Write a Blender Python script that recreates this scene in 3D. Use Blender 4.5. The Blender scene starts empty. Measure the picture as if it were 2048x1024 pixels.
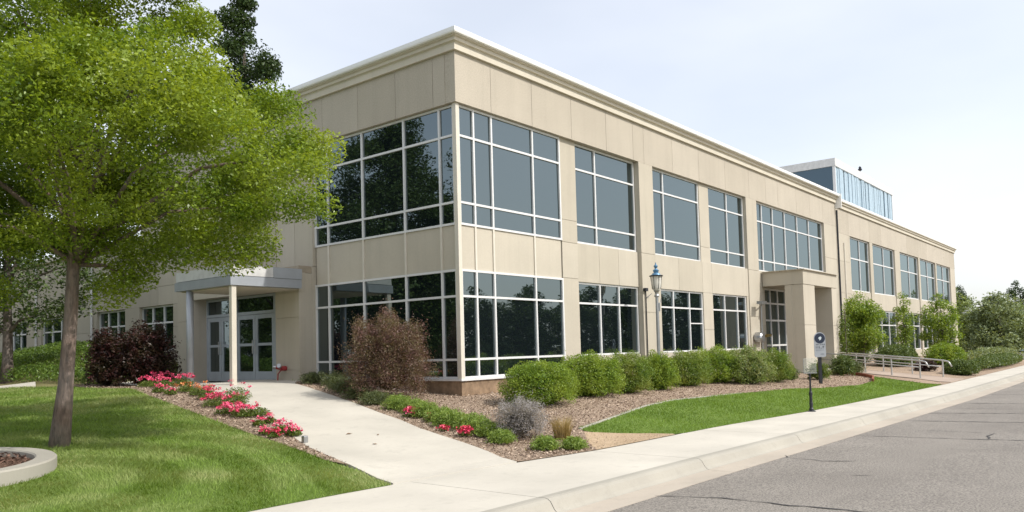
import bpy, math, numpy as np
from mathutils import Vector, Matrix, geometry
RNG=np.random.default_rng(11)
SC=bpy.context.scene; COL=SC.collection

# ------------------------------------------------------------------ helpers
class MB:
    """collects boxes, tubes and lathes, then links them as ONE mesh object"""
    def __init__(s): s.v=[]; s.f=[]; s.t=[]
    def add(s,vs,fs,tint=.5):
        s.t+=[tint]*len(fs)
        n=len(s.v); s.v+= [tuple(map(float,a)) for a in vs]; s.f+= [tuple(i+n for i in f) for f in fs]; return s
    def box(s,x0,x1,y0,y1,z0,z1,tint=.5):
        x0,x1=sorted((x0,x1)); y0,y1=sorted((y0,y1)); z0,z1=sorted((z0,z1))
        return s.add([(x0,y0,z0),(x1,y0,z0),(x1,y1,z0),(x0,y1,z0),(x0,y0,z1),(x1,y0,z1),(x1,y1,z1),(x0,y1,z1)],
            [(0,3,2,1),(4,5,6,7),(0,1,5,4),(1,2,6,5),(2,3,7,6),(3,0,4,7)],tint)
    def tube(s,path,rad,n=8,cap=True):
        P=[Vector(p) for p in path]; R=rad if hasattr(rad,'__len__') else [rad]*len(P)
        vs=[];fs=[]; prev=None
        for i,p in enumerate(P):
            t=(P[min(i+1,len(P)-1)]-P[max(i-1,0)]).normalized()
            if prev is None:
                a=Vector((0,0,1)) if abs(t.z)<.9 else Vector((1,0,0)); u=t.cross(a).normalized()
            else: u=(prev-t*prev.dot(t)).normalized()
            prev=u; w=t.cross(u)
            for k in range(n):
                an=2*math.pi*k/n; vs.append(p+(u*math.cos(an)+w*math.sin(an))*R[i])
        for i in range(len(P)-1):
            for k in range(n): fs.append((i*n+k,i*n+(k+1)%n,(i+1)*n+(k+1)%n,(i+1)*n+k))
        if cap: fs.append(tuple(range(n))[::-1]); fs.append(tuple((len(P)-1)*n+k for k in range(n)))
        return s.add(vs,fs)
    def lathe(s,c,prof,n=16):
        vs=[];fs=[]
        for r,z in prof:
            for k in range(n):
                a=2*math.pi*k/n; vs.append((c[0]+r*math.cos(a),c[1]+r*math.sin(a),c[2]+z))
        for i in range(len(prof)-1):
            for k in range(n): fs.append((i*n+k,i*n+(k+1)%n,(i+1)*n+(k+1)%n,(i+1)*n+k))
        fs.append(tuple(range(n))[::-1]); fs.append(tuple((len(prof)-1)*n+k for k in range(n)))
        return s.add(vs,fs)
    def build(s,name,mat,parent=None,smooth=False,bevel=0):
        me=bpy.data.meshes.new(name); me.from_pydata(s.v,[],s.f); me.materials.append(mat); me.update()
        if any(q!=.5 for q in s.t): me.attributes.new('tint','FLOAT','FACE').data.foreach_set('value',s.t)
        if smooth: me.polygons.foreach_set('use_smooth',[True]*len(me.polygons))
        o=bpy.data.objects.new(name,me); COL.objects.link(o)
        if parent: o.parent=parent; o.matrix_parent_inverse=Matrix.Translation(-Vector(parent_loc(parent)))
        if bevel:
            m=o.modifiers.new('bevel','BEVEL'); m.width=bevel; m.segments=2; m.limit_method='ANGLE'
        return o
def parent_loc(o): return Vector(o.location)
def np_mesh(name,V,F,mat,parent=None,tint=None,smooth=False):
    """mesh straight from arrays: V (n,3), F (m,k) with k = 3 or 4"""
    me=bpy.data.meshes.new(name); k=F.shape[1]
    me.vertices.add(len(V)); me.vertices.foreach_set('co',np.ascontiguousarray(V,dtype=np.float32).ravel())
    me.loops.add(F.size); me.loops.foreach_set('vertex_index',np.ascontiguousarray(F,dtype=np.int32).ravel())
    me.polygons.add(len(F)); me.polygons.foreach_set('loop_start',np.arange(0,F.size,k,dtype=np.int32))
    if smooth: me.polygons.foreach_set('use_smooth',[True]*len(F))
    me.materials.append(mat); me.update(calc_edges=True)
    if tint is not None:
        a=me.attributes.new('tint','FLOAT','FACE'); a.data.foreach_set('value',np.ascontiguousarray(tint,dtype=np.float32))
    o=bpy.data.objects.new(name,me); COL.objects.link(o)
    if parent: o.parent=parent; o.matrix_parent_inverse=Matrix.Translation(-Vector(parent_loc(parent)))
    return o
def tag(o,label=None,cat=None,group=None,kind=None):
    if label: o['label']=label
    if cat: o['category']=cat
    if group: o['group']=group
    if kind: o['kind']=kind
    return o
def thing(name,loc,label,cat,group=None):
    o=bpy.data.objects.new(name,None); COL.objects.link(o); o.location=loc; o.empty_display_size=.2
    return tag(o,label,cat,group)

# ------------------------------------------------------------------ materials
def newmat(name):
    m=bpy.data.materials.new(name); m.use_nodes=True; nt=m.node_tree; b=nt.nodes['Principled BSDF']; return m,nt,b
def N(nt,t,**kw):
    n=nt.nodes.new(t)
    for k,v in kw.items(): setattr(n,k,v)
    return n
def noise(nt,scale,detail=4,rough=.6,vec=None):
    n=N(nt,'ShaderNodeTexNoise'); n.inputs['Scale'].default_value=scale; n.inputs['Detail'].default_value=detail; n.inputs['Roughness'].default_value=rough
    if vec is not None: nt.links.new(vec,n.inputs['Vector'])
    return n.outputs['Fac']
def coords(nt,scale=None):
    tc=N(nt,'ShaderNodeNewGeometry').outputs['Position']
    if scale:
        mp=N(nt,'ShaderNodeMapping'); mp.inputs['Scale'].default_value=scale; nt.links.new(tc,mp.inputs['Vector']); return mp.outputs['Vector']
    return tc
def ramp(nt,fac,stops):
    r=N(nt,'ShaderNodeValToRGB'); e=r.color_ramp.elements
    while len(e)<len(stops): e.new(.5)
    for k,(p,c) in enumerate(stops): e[k].position=p; e[k].color=(*c,1)
    nt.links.new(fac,r.inputs['Fac']); return r.outputs['Color']
def mix(nt,fac,a,b,mode='MIX'):
    m=N(nt,'ShaderNodeMix',data_type='RGBA',blend_type=mode)
    for sock,val in ((m.inputs[0],fac),(m.inputs[6],a),(m.inputs[7],b)):
        if hasattr(val,'is_linked'): nt.links.new(val,sock)
        elif isinstance(val,(int,float)): sock.default_value=val
        else: sock.default_value=(*val,1)
    return m.outputs[2]
def bump(nt,b,h,strength,dist=.01):
    n=N(nt,'ShaderNodeBump'); n.inputs['Strength'].default_value=strength; n.inputs['Distance'].default_value=dist
    nt.links.new(h,n.inputs['Height']); nt.links.new(n.outputs['Normal'],b.inputs['Normal'])
def solid(name,c,rough=.6,metal=0,var=.12,scale=6,spec=.5,bmp=0):
    m,nt,b=newmat(name); p=coords(nt)
    f=noise(nt,scale,5,.6,p); d=tuple(x*(1-var) for x in c); l=tuple(min(1,x*(1+var)) for x in c)
    nt.links.new(ramp(nt,f,[(.3,d),(.7,l)]),b.inputs['Base Color'])
    b.inputs['Roughness'].default_value=rough; b.inputs['Metallic'].default_value=metal; b.inputs['Specular IOR Level'].default_value=spec
    if bmp: bump(nt,b,noise(nt,scale*12,3,.6,p),bmp,.004)
    return m
def stucco(name,c,grain=.10):
    """precast panel: fine aggregate, faint clouding, faint vertical weather streaks"""
    m,nt,b=newmat(name); p=coords(nt)
    big=noise(nt,.55,4,.6,p); st=noise(nt,1.0,4,.65,coords(nt,(2.6,2.6,.12))); fine=noise(nt,40,3,.8,p)
    k=tuple(x*.88 for x in c); l=tuple(min(1,x*1.08) for x in c)
    c1=ramp(nt,big,[(.3,k),(.7,l)])
    c2=mix(nt,.45,c1,ramp(nt,st,[(.30,tuple(x*.85 for x in c)),(.52,c)]))
    at=N(nt,'ShaderNodeAttribute',attribute_name='tint',attribute_type='GEOMETRY').outputs['Fac']
    c2=mix(nt,1.0,c2,ramp(nt,at,[(0,(1,1,1)),(.02,(.90,.895,.88)),(1,(1.0,1.0,1.0))]),'MULTIPLY')
    c3=mix(nt,grain*3,c2,ramp(nt,fine,[(.35,(.45,.43,.4)),(.65,(1,1,1))]),'MULTIPLY')
    nt.links.new(c3,b.inputs['Base Color']); b.inputs['Roughness'].default_value=.9; b.inputs['Specular IOR Level'].default_value=.25
    bump(nt,b,fine,.35,.006); return m
def foliage(name,dark,light,trans=.35,patch=None,pscale=1.2,rough=.45,spec=.4):
    """leaf: per-leaf tint (a random number per face) and clump-sized hue change, lets light through"""
    m,nt,b=newmat(name); p=coords(nt)
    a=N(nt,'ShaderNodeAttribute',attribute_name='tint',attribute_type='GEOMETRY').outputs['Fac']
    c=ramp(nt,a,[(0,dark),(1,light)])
    if patch: c=mix(nt,ramp(nt,noise(nt,pscale,3,.6,p),[(.42,(0,0,0)),(.66,(1,1,1))]),c,patch)
    nt.links.new(c,b.inputs['Base Color']); b.inputs['Roughness'].default_value=rough; b.inputs['Specular IOR Level'].default_value=spec
    t=N(nt,'ShaderNodeBsdfTranslucent'); nt.links.new(mix(nt,1.0,c,(1.25,1.15,.5),'MULTIPLY'),t.inputs['Color'])
    ms=N(nt,'ShaderNodeMixShader'); ms.inputs[0].default_value=trans
    nt.links.new(b.outputs[0],ms.inputs[1]); nt.links.new(t.outputs[0],ms.inputs[2])
    nt.links.new(ms.outputs[0],nt.nodes['Material Output'].inputs['Surface']); return m
def glass_mat(name,ior=2.5,tint=(.80,.95,.975),body=(.006,.009,.011)):
    m,nt,b=newmat(name); p=coords(nt)
    b.inputs['Base Color'].default_value=(*body,1); b.inputs['Roughness'].default_value=.35; b.inputs['Specular IOR Level'].default_value=0
    g=N(nt,'ShaderNodeBsdfGlossy'); g.inputs['Color'].default_value=(*tint,1); g.inputs['Roughness'].default_value=.012
    f=N(nt,'ShaderNodeFresnel'); f.inputs['IOR'].default_value=ior
    bp=N(nt,'ShaderNodeBump'); bp.inputs['Strength'].default_value=.045; bp.inputs['Distance'].default_value=.05
    nt.links.new(noise(nt,.9,2,.5,p),bp.inputs['Height']); nt.links.new(bp.outputs['Normal'],g.inputs['Normal'])
    ms=N(nt,'ShaderNodeMixShader'); nt.links.new(f.outputs[0],ms.inputs[0]); nt.links.new(b.outputs[0],ms.inputs[1]); nt.links.new(g.outputs[0],ms.inputs[2])
    nt.links.new(ms.outputs[0],nt.nodes['Material Output'].inputs['Surface']); return m
def bark(name,c,scale=1):
    m,nt,b=newmat(name); v=coords(nt,(16*scale,16*scale,3.2*scale)); f=noise(nt,1.3,6,.7,v); q=noise(nt,2.5,3,.6,coords(nt))
    c1=ramp(nt,f,[(.34,tuple(x*.22 for x in c)),(.5,c),(.72,tuple(min(1,x*1.7) for x in c))])
    nt.links.new(mix(nt,.35,c1,ramp(nt,q,[(.35,tuple(x*.6 for x in c)),(.65,(.3,.27,.25))])),b.inputs['Base Color'])
    b.inputs['Roughness'].default_value=.95; bump(nt,b,f,.9,.03); return m

M={}
M['panel']=stucco('precast_panel',(.56,.51,.43),.19)
M['wall']=stucco('painted_precast',(.515,.472,.392),.05)
M['trim']=stucco('cornice_stone',(.60,.555,.465),.03)
M['core']=solid('dark_interior',(.05,.045,.04),.9)
M['found']=solid('stained_concrete',(.25,.175,.115),.95,0,.35,5,.2,.6)
M['white']=solid('white_frame_metal',(.66,.66,.66),.38,0,.04,3)
M['cap']=solid('white_roof_cap',(.80,.80,.79),.45,0,.03,2)
M['grey']=solid('grey_blue_metal',(.36,.385,.42),.42,.25,.07,3)
M['doorgrey']=solid('pale_grey_door_metal',(.42,.46,.50),.4,.2,.06,3)
M['column']=solid('pale_column_paint',(.60,.56,.48),.5,0,.05,3)
M['dark']=solid('dark_iron',(.022,.024,.03),.45,.3,.3,8)
M['steel']=solid('dull_steel',(.40,.41,.42),.32,.85,.1,10)
M['silver']=solid('bright_rail_metal',(.50,.50,.49),.35,.5,.08,10)
M['glass']=glass_mat('tinted_window_glass')
M['blueglass']=glass_mat('blue_penthouse_glass',1.9,(.8,.95,1.0),(.02,.045,.075))
M['bluemetal']=solid('pale_blue_cladding',(.36,.47,.55),.4,.1,.12,4)
M['red']=solid('red_pipe_paint',(.30,.03,.035),.4)
M['brass']=solid('worn_brass',(.45,.33,.12),.35,.8)
import numpy as np
# ---- terrain: thin-plate surface through surveyed heights, flat at the pavement ----
SW_X=np.array([-80,-8,-4.6,-2.8,1.4,5.5,12.6,17.8,60,140.]); SW_Y=np.array([-5.05,-5.08,-5.33,-5.62,-5.75,-6.2,-6.5,-6.7,-6.8,-6.8])
def sw_edge(x): return np.interp(x,SW_X,SW_Y)
CTRL=np.array([(-60,-5,0),(-25,-5,0),(-14,-5.1,0),(-8,-5.1,0),(-4.6,-5.3,0),(-1,-5.7,0),(2,-5.8,0),(6,-6.2,0),(12,-6.5,0),(18,-6.7,0),(30,-6.7,0),(50,-6.8,0),(90,-6.8,0),
(0,0,.57),(5,0,.55),(10,0,.53),(18,0,.5),(28,0,.52),(40,0,.6),(60,0,.4),(90,0,-.4),(56,-3.2,-.05),(64,-2.6,-.55),(70,-2,-.75),(80,-2,-.6),(48,-3.8,.15),(10,-3,.3),(20,-3,.3),(30,-3,.3),(5,-3,.32),(1,-3,.34),
(0,4,.86),(-.6,5.5,.93),(-2.7,5.5,.93),(-3.2,8,.93),(0,9,.93),(0,12,.95),(-2.8,11,.95),(-3.2,2.5,.72),(-4.2,0,.46),(-5,-2.2,.24),(-1.5,2.2,.7),
(-6.5,1,.47),(-8.6,.5,.35),(-7,4,.62),(-5,5.5,.84),(-6,8,.85),(-9.5,-2.2,.17),(-12,0,.28),(-14,5,.55),(-20,0,.3),(-9,6,.66),(-10,10,.85),
(-5.4,12,.98),(-6,16,.98),(-8,20,1.0),(-4.4,14,1.12),(-1.5,14,1.85),(0,14,1.95),(0,20,2.0),(-2.2,20,1.9),(0,30,2.0),(-4,26,1.3),(-15,25,1.0),(-30,20,.9),(-40,5,.6),(-40,40,1.2),(0,45,2),(40,40,1),(90,40,.6)],float)
def _tps(r2): return np.where(r2>1e-9,.5*r2*np.log(np.maximum(r2,1e-9)),0.)
def _fit():
    P=CTRL[:,:2]; n=len(P)
    K=_tps(((P[:,None]-P[None])**2).sum(-1))+np.eye(n)*.6
    A=np.zeros((n+3,n+3)); A[:n,:n]=K; A[:n,n]=1; A[:n,n+1:]=P; A[n,:n]=1; A[n+1:,:n]=P.T
    return np.linalg.solve(A,np.append(CTRL[:,2],[0,0,0]))
_W=_fit()
def ground_z(x,y):
    x=np.asarray(x,float);y=np.asarray(y,float); n=len(CTRL)
    r2=(x[...,None]-CTRL[:,0])**2+(y[...,None]-CTRL[:,1])**2
    z=_tps(r2)@_W[:n]+_W[n]+_W[n+1]*x+_W[n+2]*y
    d=np.clip((y-sw_edge(x))/1.2,0,1); d=d*d*(3-2*d)
    z=np.clip(z,np.where(x>45,-1.0,0.0),2.3)*d
    return z

def site_z(x,y):
    "terrain with the far country levelled out"
    x=np.asarray(x,float);y=np.asarray(y,float); w=np.clip((np.hypot(x-10,y-10)-75)/60,0,1); t=y-sw_edge(x)
    return ground_z(x,y)*(1-w)+.2*w*np.clip(t/6,0,1)
# ------------------------------------------------------------------ setting: ground, paving, road
def concrete(name,c,joint=False):
    m,nt,b=newmat(name); p=coords(nt)
    big=noise(nt,.8,5,.62,p); st=noise(nt,3.2,5,.7,p); fine=noise(nt,160,2,.6,p)
    c1=ramp(nt,big,[(.28,tuple(x*.82 for x in c)),(.72,tuple(min(1,x*1.06) for x in c))])
    c2=mix(nt,ramp(nt,st,[(.52,(0,0,0)),(.76,(.6,.6,.6))]),c1,tuple(x*.66 for x in c))
    c3=mix(nt,.22,c2,ramp(nt,fine,[(.3,(.55,.53,.5)),(.7,(1,1,1))]),'MULTIPLY')
    nt.links.new(c3,b.inputs['Base Color']); b.inputs['Roughness'].default_value=.85; b.inputs['Specular IOR Level'].default_value=.3
    bump(nt,b,fine,.25,.003); return m
M['walk']=concrete('pale_walk_concrete',(.55,.52,.455))
M['kerb']=concrete('kerb_concrete',(.38,.36,.31))
M['ramp']=concrete('pinkish_ramp_concrete',(.40,.32,.26))
m,nt,b=newmat('aged_asphalt'); p=coords(nt)
fine=noise(nt,42,4,.8,p); spk=noise(nt,150,1,.5,p); big=noise(nt,.45,5,.6,p); stn=noise(nt,1.7,4,.7,coords(nt,(.25,1.4,1)))
c1=ramp(nt,big,[(.3,(.175,.16,.142)),(.7,(.24,.222,.197))])
c1=mix(nt,ramp(nt,stn,[(.55,(0,0,0)),(.75,(.45,.45,.45))]),c1,(.14,.128,.116))
c2=mix(nt,.75,c1,ramp(nt,fine,[(.38,(.12,.11,.10)),(.5,(.9,.88,.86)),(.62,(1.5,1.47,1.42))]),'MULTIPLY')
c3=mix(nt,ramp(nt,spk,[(.62,(0,0,0)),(.7,(.6,.6,.6))]),c2,(.42,.40,.37))
nt.links.new(c3,b.inputs['Base Color']); b.inputs['Roughness'].default_value=.88; bump(nt,b,fine,.8,.006); M['road']=m
M['crack']=solid('tar_crack',(.035,.033,.032),.7)
def soil(name,a,c,e,sc=42):
    m,nt,b=newmat(name); p=coords(nt); f=noise(nt,sc,4,.75,p); g=noise(nt,1.4,3,.6,p)
    c1=ramp(nt,f,[(.3,a),(.5,c),(.7,e)]); nt.links.new(mix(nt,.3,c1,ramp(nt,g,[(.3,tuple(x*.6 for x in c)),(.7,e)])),b.inputs['Base Color'])
    b.inputs['Roughness'].default_value=1; b.inputs['Specular IOR Level'].default_value=.1; bump(nt,b,f,1,.03); return m
M['mulch']=soil('bark_mulch',(.11,.075,.055),(.34,.255,.19),(.52,.41,.31))
M['darkmulch']=soil('dark_bark_mulch',(.035,.02,.015),(.12,.07,.05),(.22,.15,.11))
M['dirt']=soil('sandy_dirt',(.30,.21,.13),(.46,.34,.22),(.58,.46,.33),30)
M['turf']=soil('turf_soil',(.07,.11,.02),(.13,.20,.04),(.19,.26,.07),30)
M['ground']=soil('dry_ground',(.10,.10,.04),(.17,.16,.07),(.24,.21,.11),3)
M['grass']=foliage('mown_grass',(.085,.155,.020),(.25,.365,.07),.38,(.33,.37,.15),.75,.5,.3)
M['grassR']=foliage('mown_grass_right',(.105,.18,.028),(.24,.365,.075),.38,(.22,.335,.07),.4,.5,.3)  # right lawn's own pair of greens and patch tone
M['cover']=foliage('low_hedge_cover',(.05,.105,.016),(.19,.29,.05),.35)

def drape(name,poly,mat,off,step=.35,kind='structure',thick=0):
    P=np.array(poly,float); x0,y0=P.min(0); x1,y1=P.max(0)
    bd=[]
    for i in range(len(P)):
        a=P[i];c=P[(i+1)%len(P)]; n=max(1,int(np.hypot(*(c-a))/step))
        bd+= [tuple(a+(c-a)*k/n) for k in range(n)]
    gx,gy=np.meshgrid(np.arange(x0,x1,step)+.013,np.arange(y0,y1,step)+.007); G=np.c_[gx.ravel(),gy.ravel()]; G=G[inside(G,P)]
    vs=[Vector(v) for v in bd]+[Vector(v) for v in G]
    r=geometry.delaunay_2d_cdt(vs,[],[list(range(len(bd)))],1,1e-5)
    V=np.array([(v.x,v.y) for v in r[0]]); z=ground_z(V[:,0],V[:,1])+off
    vv=[(a,c,d) for (a,c),d in zip(V,z)]; ff=[tuple(f) for f in r[2]]
    nb=len(bd)
    mb=MB(); mb.add(vv,ff)
    if thick:
        zb=ground_z(np.array(bd)[:,0],np.array(bd)[:,1])+off
        for i in range(nb):
            j=(i+1)%nb; mb.add([(*bd[i],zb[i]),(*bd[j],zb[j]),(*bd[j],zb[j]-thick),(*bd[i],zb[i]-thick)],[(0,1,2,3)])
    o=mb.build(name,mat); tag(o,kind=kind); return o
def inside(G,P):
    x,y=G[:,0],G[:,1]; r=np.zeros(len(G),bool); n=len(P)
    for i in range(n):
        (ax,ay),(bx,by)=P[i],P[(i+1)%n]
        c=((ay>y)!=(by>y))
        with np.errstate(divide='ignore',invalid='ignore'): r^= c&(x<(bx-ax)*(y-ay)/(by-ay)+ax)
    return r

# ground sheet to the horizon (north of the pavement) and across the street
def axis(a,b,core,far):
    t=[a]
    while t[-1]<b: t.append(t[-1]+core)
    step=core
    while t[-1]<far: step*=1.35; t.append(t[-1]+step)
    return np.array(t)
pos=axis(0,62,.8,2600); neg=-axis(0,34,.8,2600)[1:][::-1]; xs=np.concatenate([neg,pos]); ts=axis(0,34,.8,2600)
X,T=np.meshgrid(xs,ts); Y=sw_edge(X)+T
Z=site_z(X,Y)
V=np.stack([X,Y,Z-.035],-1).reshape(-1,3); nx=len(xs); ny=len(ts)
I=(np.arange(ny-1)[:,None]*nx+np.arange(nx-1)[None]).ravel(); F=np.stack([I,I+1,I+1+nx,I+nx],-1)
tag(np_mesh('ground',V,F,M['ground'],smooth=True),kind='structure')
mb=MB(); mb.box(-2600,2600,-2600,-16.75,-.6,-.02); tag(mb.build('far_ground',M['ground']),kind='structure')

# road, gutter, kerb, pavement
XR=[-400,-60,-20]+list(np.arange(-12,46,2.0))+[60,120,600]
def kx(x): return np.interp(x,[-400,-8,-3,1,6.6,13.3,60,600],[-7.35,-7.38,-7.47,-7.6,-7.76,-7.95,-8.2,-8.2])
def strip(name,prof,mat,cuts=None,smooth=False):
    """prof: list of (offset from kerb line or None for pavement edge, z)"""
    mb=MB()
    segs=[XR] if cuts is None else cuts
    for xs_ in segs:
        vs=[];n=len(prof)
        for x in xs_:
            for (o_,z_) in prof: vs.append((x,(sw_edge(x)+o_ if z_ is None else kx(x)+o_),0 if z_ is None else z_))
        fs=[]
        for i in range(len(xs_)-1):
            for k in range(n-1): fs.append((i*n+k,(i+1)*n+k,(i+1)*n+k+1,i*n+k+1))
        fs.append(tuple(range(n))); fs.append(tuple((len(xs_)-1)*n+k for k in range(n))[::-1])
        mb.add(vs,fs)
    return tag(mb.build(name,mat,smooth=smooth),kind='structure')
JT=[-400,-60,-32]+[-28.2+3.6*k for k in range(24)]+[120,600]
def slabs(first,last,gap):
    r=[]
    for a,c in zip(JT[:-1],JT[1:]):
        n=max(1,int((c-a)/1.2)) if c-a<10 else 8
        r.append(list(np.linspace(a+gap,c-gap,n+1)))
    return r
strip("sidewalk",[(0,None),(.16,.0),(.16,-.3)],M['walk'],slabs(0,0,.006))
strip('kerb',[(.156,-.3),(.156,.002),(.06,.004),(.02,-.004),(-.02,-.03),(-.07,-.11),(-.10,-.138),(-.125,-.148),(-.125,-.3)],M['kerb'],slabs(0,0,.006))
M['gutter']=concrete('stained_gutter_concrete',(.44,.39,.325))
strip('gutter',[(-.127,-.3),(-.127,-.147),(-.3,-.153),(-.5,-.152),(-.5,-.3)],M['gutter'],slabs(0,0,.004))
mb=MB(); vs=[];fs=[]
for x in XR: vs+=[(x,kx(x)-.49,-.158),(x,kx(x)-2.5,-.14),(x,-12.4,-.10),(x,-16.3,-.155)]
for i in range(len(XR)-1):
    for k in range(3): fs.append((i*4+k,i*4+k+1,(i+1)*4+k+1,(i+1)*4+k))
tag(mb.add(vs,fs).build('road',M['road']),kind='structure')
mb=MB(); mb.box(-2600,2600,-16.75,-16.3,-.6,0); tag(mb.build('far_kerb',M['kerb']),kind='structure')
def road_z(x,y):
    k=kx(x); return np.interp(-y,[-(k-.49),-(k-2.5),12.4,16.3],[-.158,-.14,-.10,-.155])
def crack(mb,pts,w=.022):
    w*=1.7
    Q=[]
    for (a,c) in zip(pts[:-1],pts[1:]):
        n=max(2,int(math.dist(a,c)/.13))
        for k in range(n): Q.append((a[0]+(c[0]-a[0])*k/n+RNG.normal(0,.018),a[1]+(c[1]-a[1])*k/n+RNG.normal(0,.01)))
    Q.append(pts[-1]); vs=[];fs=[]
    for i,(x,y) in enumerate(Q):
        j=min(i+1,len(Q)-1); h=max(0,i-1); d=Vector((Q[j][0]-Q[h][0],Q[j][1]-Q[h][1])); d.normalize()
        ww=w*RNG.uniform(.25,1)*(.35 if i in(0,len(Q)-1) else 1)/2; z=float(road_z(x,y))+.007
        vs+=[(x-d.y*ww,y+d.x*ww,z),(x+d.y*ww,y-d.x*ww,z)]
    for i in range(len(Q)-1): fs.append((2*i,2*i+1,2*i+3,2*i+2))
    mb.add(vs,fs)
mb=MB()
for pts,w in [([(2.19,-8.13),(2.27,-9.33),(2.34,-10.85),(2.1,-13.5),(2.4,-16)],.03),([(-5.14,-7.9),(-4.87,-8.65),(-4.94,-9.33),(-4.9,-10.06),(-5.1,-11.5)],.026),
    ([(-1.02,-7.98),(-1.27,-8.12),(-1.4,-8.7),(-1.23,-9.12)],.022),([(5.55,-8.34),(5.73,-10.47),(5.6,-13),(5.8,-16)],.04),([(7.66,-8.32),(8.09,-10.21),(8,-13)],.045),
    ([(11.23,-8.5),(11.29,-9.86),(11.2,-12)],.05),([(15.07,-8.5),(15.11,-9.44),(15,-11)],.05),([(2.42,-10.33),(2.9,-10.22),(3.45,-10.27)],.03),([(3.57,-9.06),(3.46,-10.11)],.02),([(-2.6,-9.4),(-2.45,-9.7)],.016),([(9.3,-8.6),(9.4,-12)],.03)]: crack(mb,pts,w)
tag(mb.build('road_cracks',M['crack']),kind='structure')

# beds, lawns, walk
WALKR=[(-4.58,-5.33),(-4.25,-4.46),(-3.95,-3.48),(-3.76,-2.79),(-3.62,-2.3),(-3.29,-1.47),(-3.0,-.5),(-2.5,.9),(-2.03,2.32),(-1.62,3.6),(-1.2,4.84)]
WALKL=[(-6.85,-5.03),(-6.48,-3.86),(-6.09,-2.41),(-5.74,-1.49),(-5.34,-.55),(-4.85,.85),(-4.45,2.07),(-4.15,3.1),(-3.7,4.4),(-2.85,6.1)]
BEDL=[(-4.17,7.76),(-4.85,5.5),(-5.2,3.9),(-5.47,2.5),(-5.74,1.14),(-5.93,0.05),(-6.05,-.75),(-6.14,-1.5),(-6.3,-2.4),(-6.5,-3.35)]
BEDR=[(-.32,-5.62),(-.55,-5.27),(-1.08,-4.94),(-1.52,-4.63),(-1.45,-4.25),(-.4,-4.07),(.63,-3.9),(2.41,-3.49),(4.1,-3.3),(7.62,-3.55),(10.58,-3.95),(12.14,-4.44),(14.14,-4.82),(16.28,-4.72),(18.2,-4.3),(19.0,-3.7),(19.3,-3.2)]
LAWNFAR=[(19.6,-3.4),(18.9,-4.5),(18.2,-5.3),(17.95,-6.1),(17.78,-6.66)]
drape('walkway',[(-4.58,sw_edge(-4.58)+.015)]+WALKR[1:]+[(-.6,5.6),(.0,5.7),(.0,11.4),(-2.9,11.3),(-3.0,8.5)]+WALKL[::-1][:-1]+[(-6.85,sw_edge(-6.85)+.015)],M['walk'],.014,.4,thick=.12)
swe=lambda xs:[(x,float(sw_edge(x))-.02) for x in xs]
LAWN_L=swe([-38,-20,-14,-10,-8.5,-7.6,-6.9])+[(-6.6,-4.2),(-6.52,-3.4)]+BEDL[::-1]+[(-4.3,9.5),(-5.2,11.6),(-9,12.2),(-16,13.4),(-38,15)]
drape('lawn',LAWN_L,M['turf'],.004,.45)
drape('path',[(-4.9,11.75),(-4.5,12.9),(-9,13.5),(-16,14.8),(-38,16.4),(-38,15.1),(-16,13.5),(-9,12.3)],M['walk'],.03,.5,thick=.1)
LAWN_R=BEDR+LAWNFAR+swe([16,13,10,7,4,1.5,0])
drape('lawn',LAWN_R,M['turf'],.004,.45)
MUL_L=BEDL+[(-6.5,-3.5)]+WALKL[1:]+[(-3.0,8.5),(-2.9,11.3),(-4.2,11.2),(-4.3,9.5)]
drape('mulch_bed',MUL_L,M['mulch'],.010,.35)
MUL_R=WALKR[::-1]+swe([-4.4,-3.6,-2.9])+[(-2.3,-5.05),(-1.6,-4.5)]+BEDR[4:]+[(19.3,.3),(0,.3),(.3,6)]+[(-.6,5.6)]
drape('mulch_bed',MUL_R,M['mulch'],.010,.35)
DIRT=[(-1.6,-4.5),(-2.3,-5.05)]+swe([-2.9,-2,-1,-.4])+BEDR[:4]
drape('dirt_patch',DIRT,M['dirt'],.012,.3)
drape('mulch_bed',[(19.35,-3.3),(19.35,.2),(62,.2),(62,-6.75)]+swe([50,40,30,24,21,19.2,17.9])+[(18.2,-6.0),(18.5,-5.3),(19.2,-4.4)],M['mulch'],.006,.6)
drape('ramp_path',[(19.4,-6.68),(20.4,-4.2),(22.1,-.6),(24.6,.1),(23.6,-2.5),(22.6,-4.9),(22.2,-6.7)],M['ramp'],.03,.4,thick=.1)
# low edgings
def edging(name,pts,w,h,mat,label,off=0):
    mb=MB(); P=[]
    for a,c in zip(pts[:-1],pts[1:]):
        n=max(1,int(math.dist(a,c)/.3)); P+=[(a[0]+(c[0]-a[0])*k/n,a[1]+(c[1]-a[1])*k/n) for k in range(n)]
    P.append(pts[-1]); vs=[];fs=[]
    for i,(x,y) in enumerate(P):
        a=P[max(0,i-1)];c=P[min(i+1,len(P)-1)]; d=Vector((c[0]-a[0],c[1]-a[1])).normalized(); nrm=Vector((-d.y,d.x))*w/2
        z=float(ground_z(x,y)); 
        for s_,zz in ((-1,-.1),(-1,h*.8),(-.7,h),(.7,h),(1,h*.8),(1,-.1)): vs.append((x+nrm.x*s_,y+nrm.y*s_,z+zz))
    for i in range(len(P)-1):
        for k in range(5): fs.append((i*6+k,i*6+k+1,(i+1)*6+k+1,(i+1)*6+k))
    fs.append(tuple(range(6))[::-1]); fs.append(tuple((len(P)-1)*6+k for k in range(6)))
    return tag(mb.add(vs,fs).build(name,mat),label,'edging')
edging('bed_edging',[(-1.45,-4.3),(-.4,-4.1),(.63,-3.92),(2.41,-3.52),(4.1,-3.32),(7.62,-3.57)],.07,.025,M['kerb'],'pale concrete edging strip between shrub mulch and right lawn')
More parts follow.
